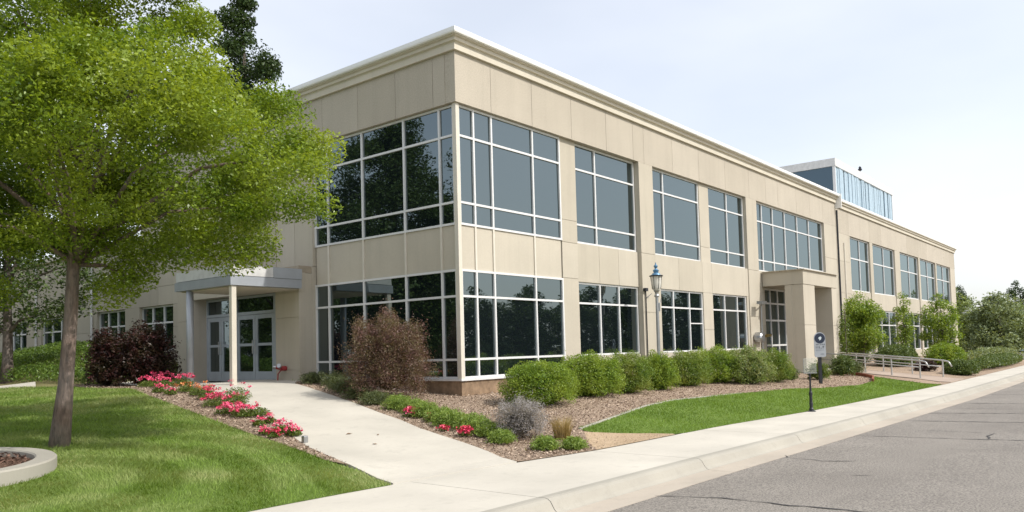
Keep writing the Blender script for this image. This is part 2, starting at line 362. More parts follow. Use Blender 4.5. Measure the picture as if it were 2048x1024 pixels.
edging('bed_edging',[(16.4,-4.75),(18.2,-4.3),(19.05,-3.7),(19.35,-3.1),(19.1,-2.6),(18.4,-2.2)],.07,.13,solid('rust_edging',(.22,.07,.035),.8,0,.3),'rusty red curved edging round mulch bed by sign')

# planter ring
def ring_z(x,y): return float(ground_z(x,y))
pl=thing('planter',(-10.58,-.57,.3),'low round concrete planter ring with bare bark mulch on left lawn','planter')
mb=MB(); n=72; vs=[];fs=[]
prof=[(1.45,-.15),(1.45,.13),(1.43,.15),(1.21,.15),(1.19,.13),(1.19,-.15)]
for k in range(n):
    a=2*math.pi*k/n
    for r,h in prof:
        x=-10.58+r*math.cos(a); y=-.57+r*math.sin(a); vs.append((x,y,ring_z(-10.58+1.3*math.cos(a),-.57+1.3*math.sin(a))*.6+.27*.4+h))
for k in range(n):
    for j in range(5): fs.append((k*6+j,((k+1)%n)*6+j,((k+1)%n)*6+j+1,k*6+j+1))
mb.add(vs,fs).build('curb',M['kerb'],pl)
mb=MB(); mb.lathe((-10.58,-.57,0),[(1.22,.2),(1.20,.335),(.8,.36),(.3,.37),(.02,.37)],40); mb.build('mulch_fill',M['darkmulch'],pl)

# mulch chips, scattered
def chips(name,polys,n,mat,size,off,seed,mask=None):
    r=np.random.default_rng(seed); out=[]
    for P in polys:
        P=np.array(P); lo=P.min(0);hi=P.max(0); A=(hi-lo).prod(); Q=r.uniform(lo,hi,(int(n*A),2)); Q=Q[inside(Q,P)]; out.append(Q)
    Q=np.concatenate(out)
    if mask is not None: Q=Q[mask(Q,r)]
    k=len(Q); C=np.c_[Q,ground_z(Q[:,0],Q[:,1])+off+r.uniform(0,.022,k)]
    return leaf_obj(name,C,size*r.uniform(.5,1.5,k),mat,rng=r,aspect=.4,up=1.6)
# ------------------------------------------------------------------ leaves, grass, crowns
def leaf_arrays(C,size,rng,aspect=.55,up=.5,fold=.16):
    k=len(C); n=rng.normal(size=(k,3)); n[:,2]+=up*np.sign(n[:,2]+.3); n/=np.linalg.norm(n,axis=1)[:,None]
    a=rng.normal(size=(k,3)); t=np.cross(n,a); t/=np.linalg.norm(t,axis=1)[:,None]; b=np.cross(n,t)
    s=np.asarray(size)[:,None] if np.ndim(size) else size
    V=np.stack([C-t*s*.5,C+b*s*aspect*.5+n*s*fold,C+t*s*.5,C-b*s*aspect*.5+n*s*fold],1).reshape(-1,3)
    F=np.arange(4*k).reshape(k,4); return V,F
def leaf_obj(name,C,size,mat,parent=None,rng=RNG,aspect=.55,up=.5,tint=None):
    V,F=leaf_arrays(C,size,rng,aspect,up); 
    if tint is None: tint=rng.uniform(0,1,len(C))
    return np_mesh(name,V,F,mat,parent,tint)
def blades(name,B,h,w,lean,mat,parent=None,rng=RNG,tint=None,bend=True):
    """grass blades: B (n,3) feet, h heights, w widths, lean (n,2) tip shift"""
    k=len(B); a=rng.uniform(0,2*np.pi,k); d=np.c_[np.cos(a),np.sin(a),np.zeros(k)]*(w/2)[:,None] if np.ndim(w) else np.c_[np.cos(a),np.sin(a),np.zeros(k)]*w/2
    tip=B+np.c_[lean,h]
    V=np.stack([B-d,B+d,tip],1).reshape(-1,3); F=np.arange(3*k).reshape(k,3)
    if tint is None: tint=rng.uniform(0,1,k)
    return np_mesh(name,V,F,mat,parent,tint)
def ball(rng,n,r):
    p=rng.normal(size=(n,3)); p/=np.linalg.norm(p,axis=1)[:,None]; return p*(r*rng.uniform(.0,1,n)**.45)[:,None]
def crown_cloud(rng,base,prof,nclump,cr,per,lobes=.18,shell=.62,squash=.75):
    """clump centres through a crown whose radius at height z is prof; returns leaf centres and clump centres"""
    zs=np.array([a for a,_ in prof]); rs=np.array([b for _,b in prof]); zz=np.linspace(zs[0],zs[-1],200); rr=np.interp(zz,zs,rs); cdf=np.cumsum(rr**1.6); cdf/=cdf[-1]
    z=np.interp(rng.uniform(0,1,nclump),cdf,zz); an=rng.uniform(0,2*np.pi,nclump); R=np.interp(z,zs,rs)
    lob=1+lobes*(np.sin(3*an+z*1.7+rng.uniform(0,6))*.6+np.sin(5*an-z*2.9)*.5)
    q=np.where(rng.uniform(0,1,nclump)<shell,rng.uniform(.72,1.0,nclump),rng.uniform(.1,.8,nclump))
    r=np.maximum(R*lob*q-cr*.4,0.02); K=np.c_[base[0]+r*np.cos(an),base[1]+r*np.sin(an),base[2]+z]
    L=[]
    for c in K:
        s=cr*rng.uniform(.65,1.3); p=ball(rng,int(per*rng.uniform(.6,1.3)),s); p[:,2]*=squash; p[:,2]-=.25*(p[:,0]**2+p[:,1]**2)/s; L.append(c+p)
    return np.concatenate(L),K
def limb_tubes(mb,rng,base,top,prof,K,n_main,r0,ncl=1):
    """trunk limbs: main limbs from the leader toward clump centres, with side twigs"""
    base=Vector(base); 
    idx=rng.choice(len(K),min(len(K),n_main),replace=False)
    for i in idx:
        e=Vector(K[i]); zt=max(top[0],min(top[1],base.z+ (e.z-base.z)*.72-.25)); f=(zt-top[0])/max(.1,top[1]-top[0])
        s=Vector((base.x+top[2]*(.5+.5*f),base.y+top[3]*(.5+.5*f),zt)); mid=s.lerp(e,.5)+Vector((0,0,.12*(e-s).length)); rad=r0*(1-.65*f)*.42
        mb.tube([s,s.lerp(mid,.5),mid,mid.lerp(e,.5),e],[rad,rad*.8,rad*.6,rad*.38,rad*.12],6)

def tree(name,label,cat,group,base,prof,nclump,cr,per,leaf,mat,barkm,r0,seed,lean=(0,0),twigs=14,lobes=.18,shell=.62,trunk_top=None,aspect=.55,extra=(),flare=1.35,squash=.75):
    rng=np.random.default_rng(seed); t=thing(name,base,label,cat,group)
    L,K=crown_cloud(rng,(base[0]+lean[0],base[1]+lean[1],base[2]),prof,nclump,cr,per,lobes,shell,squash)
    for c in extra:
        p=ball(rng,per,cr*.8); p[:,2]*=.7; L=np.concatenate([L,np.array(c)+p]); K=np.concatenate([K,[c]])
    leaf_obj('crown',L,leaf*rng.uniform(.6,1.35,len(L)),mat,t,rng,aspect)
    mb=MB(); H=prof[-1][0]*(.9 if trunk_top is None else trunk_top); pts=[];rad=[]
    for k in range(9):
        f=k/8; pts.append((base[0]+lean[0]*f**.9*.9+.03*math.sin(f*9)*H*.1,base[1]+lean[1]*f**.9*.9+.03*math.cos(f*7)*H*.1-.003*H,base[2]-.08+f*(H+.08))); rad.append(r0*((flare if k==0 else 1)*(1-f)**.8+.04))
    mb.tube(pts,rad,10)
    limb_tubes(mb,rng,base,(base[2]+prof[0][0]*.9,base[2]+H*.9,lean[0],lean[1]),prof,K,twigs,r0)
    mb.build('trunk',barkm,t,smooth=True); return t
def shrub(name,label,cat,group,c,r,n,leaf,mat,seed,rough=.12,inner=.62,up=.4,spiky=0,aspect=.5,flat=.0,sub='shrub'):
    """rounded shrub: leaves through the outer shell of a lumpy ellipsoid resting on the ground, over darkest-tint inner leaves; one mesh"""
    rng=np.random.default_rng(seed); z0=float(ground_z(c[0],c[1]))
    u=rng.normal(size=(n,3)); u/=np.linalg.norm(u,axis=1)[:,None]; u[:,2]=np.where(u[:,2]<-.55,-u[:,2],u[:,2])
    ph=rng.uniform(0,6,6); 
    lump=1+rough*(np.sin(4*u[:,0]*2+ph[0])*np.sin(3.6*u[:,1]*2+ph[1])+.7*np.sin(8*u[:,2]+ph[2]+5*u[:,0])*np.sin(7*u[:,1]+ph[3])+.5*np.sin(17*u[:,0]+ph[4])*np.sin(15*u[:,2]+9*u[:,1]+ph[5]))
    q=rng.uniform(inner,1,n)**.6*lump
    if spiky: q*=1+spiky*np.abs(rng.normal(size=n))*(rng.uniform(0,1,n)<.12)
    C=u*q[:,None]*np.array(r); zc=r[2]*.62
    C[:,2]+=zc; C=C[C[:,2]>.02]; C+=np.array([c[0],c[1],z0])
    # leafy shell + dense heart of large leaves, all at the darkest tint
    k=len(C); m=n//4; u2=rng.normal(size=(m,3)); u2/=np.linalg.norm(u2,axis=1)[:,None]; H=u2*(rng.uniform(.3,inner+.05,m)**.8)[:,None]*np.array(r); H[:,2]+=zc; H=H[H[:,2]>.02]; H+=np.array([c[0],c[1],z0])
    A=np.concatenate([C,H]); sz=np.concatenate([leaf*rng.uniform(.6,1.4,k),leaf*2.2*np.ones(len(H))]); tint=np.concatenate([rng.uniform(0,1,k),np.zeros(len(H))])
    V,F=leaf_arrays(A,sz,rng,aspect,up)
    o=np_mesh(name,V-np.array([c[0],c[1],z0]),F,mat,None,tint); o.location=(c[0],c[1],z0); return tag(o,label,cat,group)
def tuft(name,label,cat,group,c,r,h,n,mat,seed,w=.008,spread=.6):
    """arching grass-like clump, one mesh"""
    rng=np.random.default_rng(seed); z0=float(ground_z(c[0],c[1])); a=rng.uniform(0,2*np.pi,n); d=rng.uniform(0,1,n)**.6*r*.55
    B=np.c_[d*np.cos(a),d*np.sin(a),np.zeros(n)]; hh=h*rng.uniform(.3,1.2,n)*(1-.35*(d/r)); ang=a+rng.normal(0,.7,n); le=np.c_[np.cos(ang),np.sin(ang)]*(hh*spread*rng.uniform(.1,1,n)+d*.4)[:,None]
    # two-segment blades
    mid=B+np.c_[le*.35,hh*.62]; tip=B+np.c_[le,hh]; s=np.c_[-np.sin(ang+1),np.cos(ang+1),np.zeros(n)]*w/2
    V=np.stack([B-s,B+s,mid+s*.8,mid-s*.8],1).reshape(-1,3); V2=np.stack([mid-s*.8,mid+s*.8,tip+s*.15,tip-s*.15],1).reshape(-1,3)
    F=np.arange(8*n).reshape(2*n,4); t=np.concatenate([rng.uniform(0,.75,n),rng.uniform(.2,1,n)])
    o=np_mesh(name,np.concatenate([V,V2]),F,mat,None,t); o.location=(c[0],c[1],z0); return tag(o,label,cat,group)

M['maple']=foliage('maple_leaf',(.085,.158,.014),(.24,.34,.034),.42,(.295,.375,.04),.9,.38,.5)
M['everg']=foliage('evergreen_leaf',(.02,.045,.014),(.075,.12,.035),.2)
M['shade']=foliage('shade_toned_leaf',(.035,.07,.016),(.11,.16,.04),.3)  # leaf green darkened in its colour to stand in for shaded foliage
M['hedge']=foliage('box_hedge_leaf',(.075,.15,.016),(.27,.39,.05),.38,(.29,.38,.06),2.2)
M['hedge3']=foliage('deep_hedge_leaf',(.065,.13,.018),(.22,.33,.05),.35,(.25,.30,.06),2.5)
M['hedge4']=foliage('speckled_hedge_leaf',(.07,.13,.022),(.24,.34,.07),.35,(.36,.39,.20),5)
M['hedge2']=foliage('olive_hedge_leaf',(.05,.09,.02),(.16,.215,.06),.3)
M['redleaf']=foliage('purple_red_leaf',(.018,.010,.010),(.075,.022,.022),.2,(.05,.04,.018),3)
M['brownleaf']=foliage('bronze_twig_leaf',(.075,.036,.034),(.255,.145,.13),.3,(.17,.15,.07),4)
M['lav']=foliage('grey_lavender_twig',(.17,.155,.155),(.43,.405,.405),.2)
M['tuft']=foliage('bright_clump_grass',(.11,.19,.03),(.33,.44,.10),.35)
M['greytuft']=foliage('grey_green_clump',(.06,.085,.03),(.17,.20,.085),.3)
M['straw']=foliage('straw_grass',(.25,.18,.07),(.48,.37,.17),.3)
M['pink']=foliage('pink_petal',(.62,.03,.11),(.90,.15,.28),.0)
M['redpetal']=foliage('crimson_petal',(.50,.015,.05),(.78,.07,.16),.0)
M['orange']=foliage('orange_petal',(.75,.18,.07),(.88,.45,.16),.0)
M['flowergreen']=foliage('flower_leaf',(.06,.11,.02),(.22,.28,.06),.35)
M['far']=foliage('far_tree_leaf',(.13,.18,.06),(.32,.39,.16),.3)
M['far2']=foliage('far_grey_tree_leaf',(.13,.175,.08),(.31,.37,.19),.3)
M['young']=foliage('young_tree_leaf',(.10,.18,.025),(.32,.43,.07),.42)
M['chip']=foliage('bark_chip',(.12,.08,.06),(.58,.46,.36),.0,None,1,.95,.1)
M['dchip']=foliage('dark_bark_chip',(.035,.02,.016),(.26,.16,.12),.0,None,1,.95,.1)
M['bark']=bark('grey_bark',(.19,.135,.11))
M['darkbark']=bark('dark_bark',(.10,.075,.06))
SUN,SKY,EXPO,VEIL=3.4,.15,.27,(7.9,7.95,8.1)
# ------------------------------------------------------------------ the office building
BL=thing('office_building',(0,0,.5),'long two storey tan precast office building with wide dark windows and white framed corner','building')
class Fac:
    """facade coordinates: s along the facade, d inward, z up"""
    def __init__(s,k): s.k=k
    def box(s,mb,s0,s1,d0,d1,z0,z1):
        if s.k=='R': mb.box(s0,s1,d0,d1,z0,z1)
        else: mb.box(d0,d1,s0,s1,z0,z1)
    def pt(s,a,d,z): return (a,d,z) if s.k=='R' else (d,a,z)
FR=Fac('R'); FL=Fac('L')
def panels(F,mb,s0,s1,d0,d1,z0,z1,ss=(),zs=(),g=.006,core=True):
    """a cladding field with real open joints between its panels"""
    S=[s0]+list(ss)+[s1]; Z=[z0]+list(zs)+[z1]
    for i in range(len(S)-1):
        for j in range(len(Z)-1):
            tt=float(RNG.uniform(.03,1))
            PB(F,mb,tt,S[i]+(g if i else 0),S[i+1]-(g if i<len(S)-2 else 0),d0,d0+(d1-d0)*.5,Z[j]+(g if j else 0),Z[j+1]-(g if j<len(Z)-2 else 0))
    F.box(mb,s0+.01,s1-.01,d0+.022,d1,z0+.01,z1-.01)
def PB(F,mb,tt,s0,s1,d0,d1,z0,z1):
    if F.k=='R': mb.box(s0,s1,d0,d1,z0,z1,tt)
    else: mb.box(d0,d1,s0,s1,z0,z1,tt)
def window(F,s0,s1,z0,z1,ss,zs,d,bar=.054,mat=None,glass=None,dep=.09,parent=None,extra=()):
    mb=MB(); h=bar/2
    vs=[s0+h]+list(ss)+[s1-h]; hs=[z0+h]+sorted(zs)+[z1-h]
    for a in vs: F.box(mb,a-h,a+h,d,d+dep,z0,z1)
    for q in hs: F.box(mb,s0+.012,s1-.012,d+.004,d+dep-.004,q-h*(.98),q+h*(.98))
    for (a,b_,q) in extra: F.box(mb,a,b_,d+.006,d+dep-.006,q-h*.7,q+h*.7)
    w=mb.build('window',mat or M['white'],parent or BL)
    pm=MB()
    for i in range(len(vs)-1):
        for j in range(len(hs)-1):
            a,b_=vs[i]+h*.5,vs[i+1]-h*.5; c,e=hs[j]+h*.5,hs[j+1]-h*.5; dd=d+.045; tx,tz=RNG.normal(0,.0016,2); r=[-tx*(b_-a)/2-tz*(e-c)/2,tx*(b_-a)/2-tz*(e-c)/2,tx*(b_-a)/2+tz*(e-c)/2,-tx*(b_-a)/2+tz*(e-c)/2]
            fr=[F.pt(a,dd+r[0],c),F.pt(b_,dd+r[1],c),F.pt(b_,dd+r[2],e),F.pt(a,dd+r[3],e)]; bk=[F.pt(a,dd+.02,c),F.pt(b_,dd+.02,c),F.pt(b_,dd+.02,e),F.pt(a,dd+.02,e)]
            f=[(0,1,2,3),(7,6,5,4),(0,4,5,1),(1,5,6,2),(2,6,7,3),(3,7,4,0)]
            if F.k=='L': f=[q[::-1] for q in f]
            pm.add(fr+bk,f)
    pm.build('pane',glass or M['glass'],w); return w
# core volumes
mb=MB(); mb.box(.36,28.9,.36,16,.2,8.9); mb.box(28.9,60.2,.61,16,.2,8.8); mb.box(.36,16,7.3,34,.2,5.7); mb.box(.36,28.9,5.9,16,.25,8.91)
mb.build('core',M['core'],BL)
mb=MB(); mb.box(.1,60.3,.12,16.2,8.93,9.02); mb.box(.2,15.8,16.2,34,5.72,5.9); mb.build('roof',solid('flat_roof',(.45,.44,.42),.9),BL)
# foundation
mb=MB(); mb.box(.07,16.9,.07,.36,.05,.985); mb.box(.07,.36,.36,5.72,.05,.985); mb.build('foundation',M['found'],BL)
# frieze
jR=[1.31,3.0,4.85,6.7,8.3,8.98,10.96,13.0,15.28,17.6,19.41,20.79,23.12,25.0,26.9]
mb=MB(); panels(FR,mb,0,28.96,0,.34,7.63,8.89,jR); panels(FL,mb,.342,7.4,0,.34,7.63,8.89,[.75,2.1,3.58,5.11,6.3]); 
panels(FR,mb,29.0,60.4,.02,.34,7.38,8.72,[31.2,35.2,37.8,41.4,44.2,47.4,50.2,53,56,58.4]); mb.box(60.06,60.4,.35,16,.3,8.72)
panels(Fac('R'),mb,.342,7.0,7.06,7.4,7.63,8.89)
mb.build('frieze',M['panel'],BL)
# cornice and roof cap, mitred at the corner
def sweep(name,prof,mat,z_off=0,sA=7.42,x1=28.97,corner=True,x0=None):
    mb=MB(); vs=[];n=len(prof)
    path=[('L',sA),('C',0),('R',x1)] if corner else [('R',x0),('R',x1)]
    for k,a in path:
        for (o,z) in prof:
            vs.append((-o,a,z+z_off) if k=='L' else ((-o,-o,z+z_off) if k=='C' else (a,-o+(.02 if not corner else 0),z+z_off)))
    fs=[]
    for i in range(len(path)-1):
        for k in range(n): fs.append((i*n+k,i*n+(k+1)%n,(i+1)*n+(k+1)%n,(i+1)*n+k))
    fs.append(tuple(range(n))[::-1]); fs.append(tuple((len(path)-1)*n+k for k in range(n)))
    return mb.add(vs,fs).build(name,mat,BL)
CP=[(-.3,8.87),(.075,8.87),(.075,9.035),(.09,9.05),(.115,9.058),(.14,9.064),(.14,9.138),(.155,9.146),(.18,9.152),(.20,9.168),(.20,9.185),(-.3,9.185)]
CC=[(-.32,9.186),(.235,9.186),(.26,9.20),(.27,9.235),(.27,9.318),(.255,9.326),(-.32,9.326)]
sweep('cornice',CP,M['trim']); sweep('roof_cap',CC,M['cap'])
sweep('cornice',CP,M['trim'],-.17,0,60.5,False,29.01); sweep('roof_cap',[(o*.8,z) for o,z in CC],M['cap'],-.17,0,60.62,False,29.01)
mb=MB(); mb.box(28.93,28.99,-.33,.4,8.6,9.335); mb.build('roof_cap',M['cap'],BL)

# corner post, bay one, spandrels
mb=MB(); mb.box(.055,.17,.055,.17,.985,7.628); mb.box(.085,.2,.085,.2,.95,7.6); mb.build('corner_post',M['column'],BL)
ZT=[6.87,5.24]; ZB=[2.97,1.45]
sR=[.74,1.42,3.12]; sL=[.68,1.95,3.58,5.06]
window(FR,.175,4.38,4.69,7.62,sR,ZT,.10); window(FR,.175,4.38,.99,3.62,sR,ZB,.10)
window(FL,.175,5.66,4.69,7.62,sL,ZT,.10); window(FL,.175,5.66,.99,3.62,sL,ZB,.10)
for F,ss,e in ((FR,sR,4.38),(FL,sL,5.66)):
    S=[.175]+ss+[e]
    for a,c in zip(S[:-1],S[1:]): mb=MB(); F.box(mb,a+.034,c-.034,.135,.2,3.623,4.687); mb.build('spandrel',M['wall'],BL)
    for a in ss: mb=MB(); F.box(mb,a-.032,a+.032,.104,.2,3.623,4.687); mb.build('mullion',M['column'],BL)
mb=MB(); FR.box(mb,.03,4.41,.03,.12,.945,.988); mb.build('sill',M['white'],BL)
mb=MB(); FL.box(mb,.121,5.7,.033,.12,.945,.986); mb.build('sill',M['white'],BL)
# pilaster one
mb=MB(); panels(FR,mb,4.385,5.15,.115,.36,.4,7.625,(),(3.64,4.66,5.3)); mb.build('pilaster',M['wall'],BL)
# second bay
window(FR,5.155,8.58,4.69,7.62,[6.27],ZT,.17); window(FR,5.155,8.58,1.42,3.56,[6.36,7.44],[2.95],.17)
mb=MB(); panels(FR,mb,5.155,8.59,.13,.36,3.565,4.685,[6.3,7.4]); mb.build('spandrel',M['wall'],BL); mb=MB(); panels(FR,mb,5.155,8.59,.13,.36,.4,1.415,[]); mb.build('spandrel',M['wall'],BL)
mb=MB(); panels(FR,mb,8.6,9.5,-.004,.36,.4,7.625,(),(2.75,4.66)); mb.build('pilaster',M['wall'],BL)
# third bay
window(FR,9.58,13.12,4.69,7.62,[10.44],ZT,.13); window(FR,13.92,17.19,4.69,7.62,[15.6],ZT,.13)
mb=MB(); panels(FR,mb,13.125,13.915,.10,.36,4.69,7.62,(),(5.26,)); mb.build('infill_panel',M['wall'],BL); mb=MB(); panels(FR,mb,9.505,17.19,.03,.36,3.56,4.685,[11.2,13.03,13.82]); mb.build('spandrel',M['wall'],BL)
window(FR,9.87,13.05,1.42,3.555,[10.82,12.02],[2.95],.075,extra=[(12.05,13.0,2.42)]); window(FR,13.85,17.0,1.42,3.555,[14.98,16.16],[2.95],.075)
mb=MB(); panels(FR,mb,9.505,9.865,.034,.36,.4,3.555); panels(FR,mb,13.055,13.845,.034,.36,.4,3.555,(),(2.2,)); panels(FR,mb,17.005,17.19,.034,.36,.4,3.555); 
panels(FR,mb,9.87,13.05,.05,.36,.4,1.415); panels(FR,mb,13.85,17.0,.05,.36,.4,1.415); mb.build('wall',M['wall'],BL)
mb=MB(); panels(FR,mb,17.2,18.3,-.003,.36,.4,7.625,(),(2.75,4.66)); mb.build('pilaster',M['wall'],BL)
# fourth bay over the portico
window(FR,18.4,26.97,4.69,7.62,[19.15,20.4,21.85,23.45,25.05],[6.82,5.16],.12)
mb=MB(); panels(FR,mb,18.305,26.98,.02,.36,4.0,4.685,[20.6,23.1]); panels(FR,mb,26.99,28.96,0,.36,.3,7.625,(),(2.4,4.1,5.9)); panels(FR,mb,23.0,26.98,.02,.36,.3,3.995,(),(2.4,)); panels(FR,mb,18.305,18.9,.03,.36,.3,3.995,(),(2.4,)); mb.build('wall',M['wall'],BL)
window(FR,18.905,22.99,.5,3.99,[19.75,20.6,21.5],[3.35,2.62,1.55],.12,bar=.075)
# portico
po=MB(); po.box(18.6,22.95,-1.7,-.01,4.02,4.6); po.box(18.5,23.0,-1.78,-.02,4.6,4.63)
panels(FR,po,18.62,20.0,-1.68,-.95,.45,4.01,(),(2.35,)); po.box(18.62,20.0,-1.2,-.93,.45,4.01)
panels(FR,po,22.25,22.93,-1.68,-.03,.45,4.01,(),(2.35,))
pp=po.build('portico',M['wall'],BL)
mb=MB(); mb.box(18.35,23.1,-1.95,-.02,.1,.47); mb.build('plinth',M['kerb'],BL)
mb=MB(); mb.tube([(17.55,-.05,1.88),(17.55,-.30,1.88)],[.19,.19],14); mb.tube([(17.55,-.30,1.88),(17.55,-.36,1.88)],[.21,.15],14); mb.box(17.6,18.1,-.22,-.02,1.72,2.1); mb.build('meter_box',M['steel'],BL,bevel=.01)
mb=MB(); mb.tube([(18.2,-.07,.5),(18.2,-.07,3.25)],.035,8); mb.tube([(18.2,-.07,3.2),(17.75,-.3,3.3)],.025,8); mb.box(17.4,17.85,-.45,-.2,3.24,3.36); mb.build('conduit',M['steel'],BL)
mb=MB(); mb.tube([(18.45,-.05,1.95),(18.45,-.2,1.95)],.06,8); mb.box(18.35,18.75,-.26,-.18,1.92,2.02); mb.build('valve',M['brass'],BL)
mb=MB(); mb.tube([(8.72,-.04,.6),(8.72,-.04,3.5)],.022,6); mb.tube([(8.72,-.04,3.2),(9.0,-.1,3.35)],.012,5); mb.box(8.62,8.78,-.1,-.01,3.42,3.52); mb.build('conduit',M['dark'],BL)
for x in (28.98,):
    mb=MB(); mb.tube([(x,-.06,.4),(x,-.06,8.5)],.05,8); mb.build('downspout',M['dark'],BL)
mb=MB(); mb.tube([(30.2,.0,.5),(30.2,.0,6.9)],.045,8); mb.build('downspout',M['column'],BL)
# far section: five tall bays
B5=[(31.35,35.2),(35.8,40.9),(42.2,47.4),(47.85,52.9),(53.3,58.45)]
mb=MB(); panels(FR,mb,29.005,31.14,.024,.6,.3,7.375,[30.0],(2.4,4.2,5.9)); panels(FR,mb,58.5,60.35,.024,.6,.3,7.375,(),(4.2,)); 
for i,(a,c) in enumerate(B5):
    panels(FR,mb,a+.004,c-.004,.07,.6,3.42,4.4); panels(FR,mb,a+.004,c-.004,.07,.6,.3,.95)
    window(FR,a,c,4.4,7.37,[(a+c)/2+.15],[6.2],.12,bar=.07,dep=.12)
    window(FR,a+.1,c-.1,.95,3.41,[a+(c-a)*.34,a+(c-a)*.67],[2.55],.12,bar=.07,dep=.12)
mb.build('wall',M['wall'],BL)
for a,c in [(31.15,31.345)]+[(B5[i][1]+.001,B5[i+1][0]-.001) for i in range(4)]+[(58.455,58.495)]: mb=MB(); panels(FR,mb,a,c,.022,.6,.3,7.375); mb.build('pilaster',M['wall'],BL)

# entrance block on the left facade
mb=MB()
panels(FL,mb,5.665,7.4,.03,.36,4.16,7.625,[6.5]); panels(FL,mb,5.67,6.78,-.45,.0,.3,3.96,(),(1.25,2.72,3.42)); panels(FL,mb,6.78,11.3,-.45,.0,3.52,3.96,[8.4,9.9]); panels(FL,mb,11.3,12.3,-.45,.0,.3,3.96,(),(1.6,2.85))
mb.box(.0,.36,5.67,7.1,.3,4.15); mb.box(.0,.36,11.3,12.4,.3,4.15)
mb.box(.36,7,7.02,7.38,5.7,7.63)
mb.build('wall',M['wall'],BL)
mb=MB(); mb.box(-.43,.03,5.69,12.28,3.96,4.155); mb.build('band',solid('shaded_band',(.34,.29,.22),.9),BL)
mb=MB(); panels(FL,mb,7.405,16,.12,.355,5.9,8.86,[10,13]); mb.build('wall',M['wall'],BL)
# doors
def door(y0,y1,hinge):
    mb=MB(); d=.02; w=.11
    for a,c in ((y0,y0+w),(y1-w,y1)): mb.box(d,d+.06,a,c,.95,2.93)
    for z0,z1 in ((.95,1.2),(1.98,2.06),(2.80,2.93)): mb.box(d+.003,d+.057,y0+.01,y1-.01,z0,z1)
    o=mb.build('door',M['doorgrey'],BL)
    pm=MB(); pm.box(d+.025,d+.035,y0+w*.8,y1-w*.8,1.19,1.99); pm.box(d+.025,d+.035,y0+w*.8,y1-w*.8,2.05,2.81); pm.build('pane',M['glass'],o)
    h=MB(); y=y1-.06 if hinge else y0+.06; h.tube([(d-.01,y,1.75),(d-.06,y,1.75),(d-.06,y,2.15),(d-.01,y,2.15)],.012,6); h.build('handle',M['steel'],o)
door(7.56,8.53,True); door(8.55,9.52,False); door(9.66,10.44,True); door(10.46,11.24,False)
mb=MB()
for a,c in ((7.1,7.55),(9.525,9.655),(11.245,11.3)): mb.box(.0,.12,a,c,.9,3.52)
mb.box(.003,.117,7.1,11.3,2.94,3.03); mb.box(.003,.117,7.1,11.3,3.45,3.52); mb.box(.03,.30,7.1,11.3,.9,.95)
fo=mb.build('door_frame',M['doorgrey'],BL)
mb=MB(); mb.box(.05,.07,7.5,9.56,3.0,3.47); mb.box(.05,.07,9.62,11.28,3.0,3.47); mb.box(.05,.07,7.1,7.5,.95,2.95); mb.build('pane',M['glass'],fo)
# canopy on two columns
ca=MB(); ca.box(-2.62,-.455,5.52,8.35,3.50,3.74); ca.box(-2.55,-.46,5.58,8.3,3.74,3.98)
co=ca.build('canopy',M['grey'],BL)
mb=MB(); mb.box(-2.55,-1.35,5.53,5.577,3.755,4.0); mb.box(-2.6,-2.552,5.55,8.32,3.755,4.0); mb.box(-2.6,-.47,5.53,8.33,4.0,4.02); mb.build('fascia',solid('sunlit_canopy_panel',(.55,.55,.54),.5),co)  # paler stretch puts the sunlit part of the fascia into its colour
mb=MB(); mb.box(-1.349,-.452,5.50,5.577,3.745,4.03); mb.build('fascia',M['grey'],co)  # grey end piece paints the building's cast shadow on the side fascia
mb=MB(); mb.box(-2.5,-.5,5.65,8.2,3.47,3.497); mb.build('soffit',M['wall'],co)
mb=MB(); mb.box(-2.57,-2.43,5.56,5.69,.9,3.498); mb.build('column',M['column'],co,bevel=.012)
mb=MB(); mb.tube([(-2.5,7.75,.9),(-2.5,7.75,3.498)],.095,16); mb.build('column',M['grey'],co,smooth=True)
# wall hose connection
hb=MB(); hb.tube([(-.46,6.3,1.3),(-.62,6.3,1.3)],.07,10); hb.tube([(-.6,6.3,1.3),(-.72,6.22,1.36)],.05,10); hb.tube([(-.6,6.3,1.3),(-.72,6.4,1.34)],.05,10); hb.tube([(-.55,6.36,1.28),(-.58,6.5,1.15),(-.58,6.52,.95)],.018,6)
ho=hb.build('hose_connection',M['red'],BL); mb=MB(); mb.tube([(-.715,6.222,1.358),(-.77,6.185,1.385)],.06,10); mb.build('cap',M['steel'],ho); mb=MB(); mb.tube([(-.715,6.4,1.34),(-.77,6.44,1.355)],.06,10); mb.build('cap',M['steel'],ho)

# left wing
mb=MB()
W=[(13.45,15.9),(17.0,19.4),(22.0,24.9),(26.5,29.3)]
edges=[12.4]+[v for w_ in W for v in w_]+[34.0]
for a,c in zip(edges[::2],edges[1::2]): panels(FL,mb,a,c,.0,.36,.6,3.54,(),(2.75,))
panels(FL,mb,12.4,34,.0,.36,3.545,5.9,[14.5,17.2,19.6,22,25,28],(4.2,))
for a,c in W: panels(FL,mb,a,c,.02,.36,.6,1.95)
panels(FL,mb,7.405,12.4,.0,.36,4.2,5.9,[9.5])
mb.build('wall',M['wall'],BL)
for a,c in W: window(FL,a,c,1.95,3.54,[a+(c-a)*.34,a+(c-a)*.67],[2.93],.1,bar=.06)
mb=MB(); mb.box(-.12,.3,7.42,34,5.9,6.1); mb.build('cornice',M['trim'],BL)
for y in (19.75,25.3):
    mb=MB(); mb.tube([(-.05,y,1.7),(-.05,y,5.9)],.045,8); mb.build('downspout',M['white'],BL)

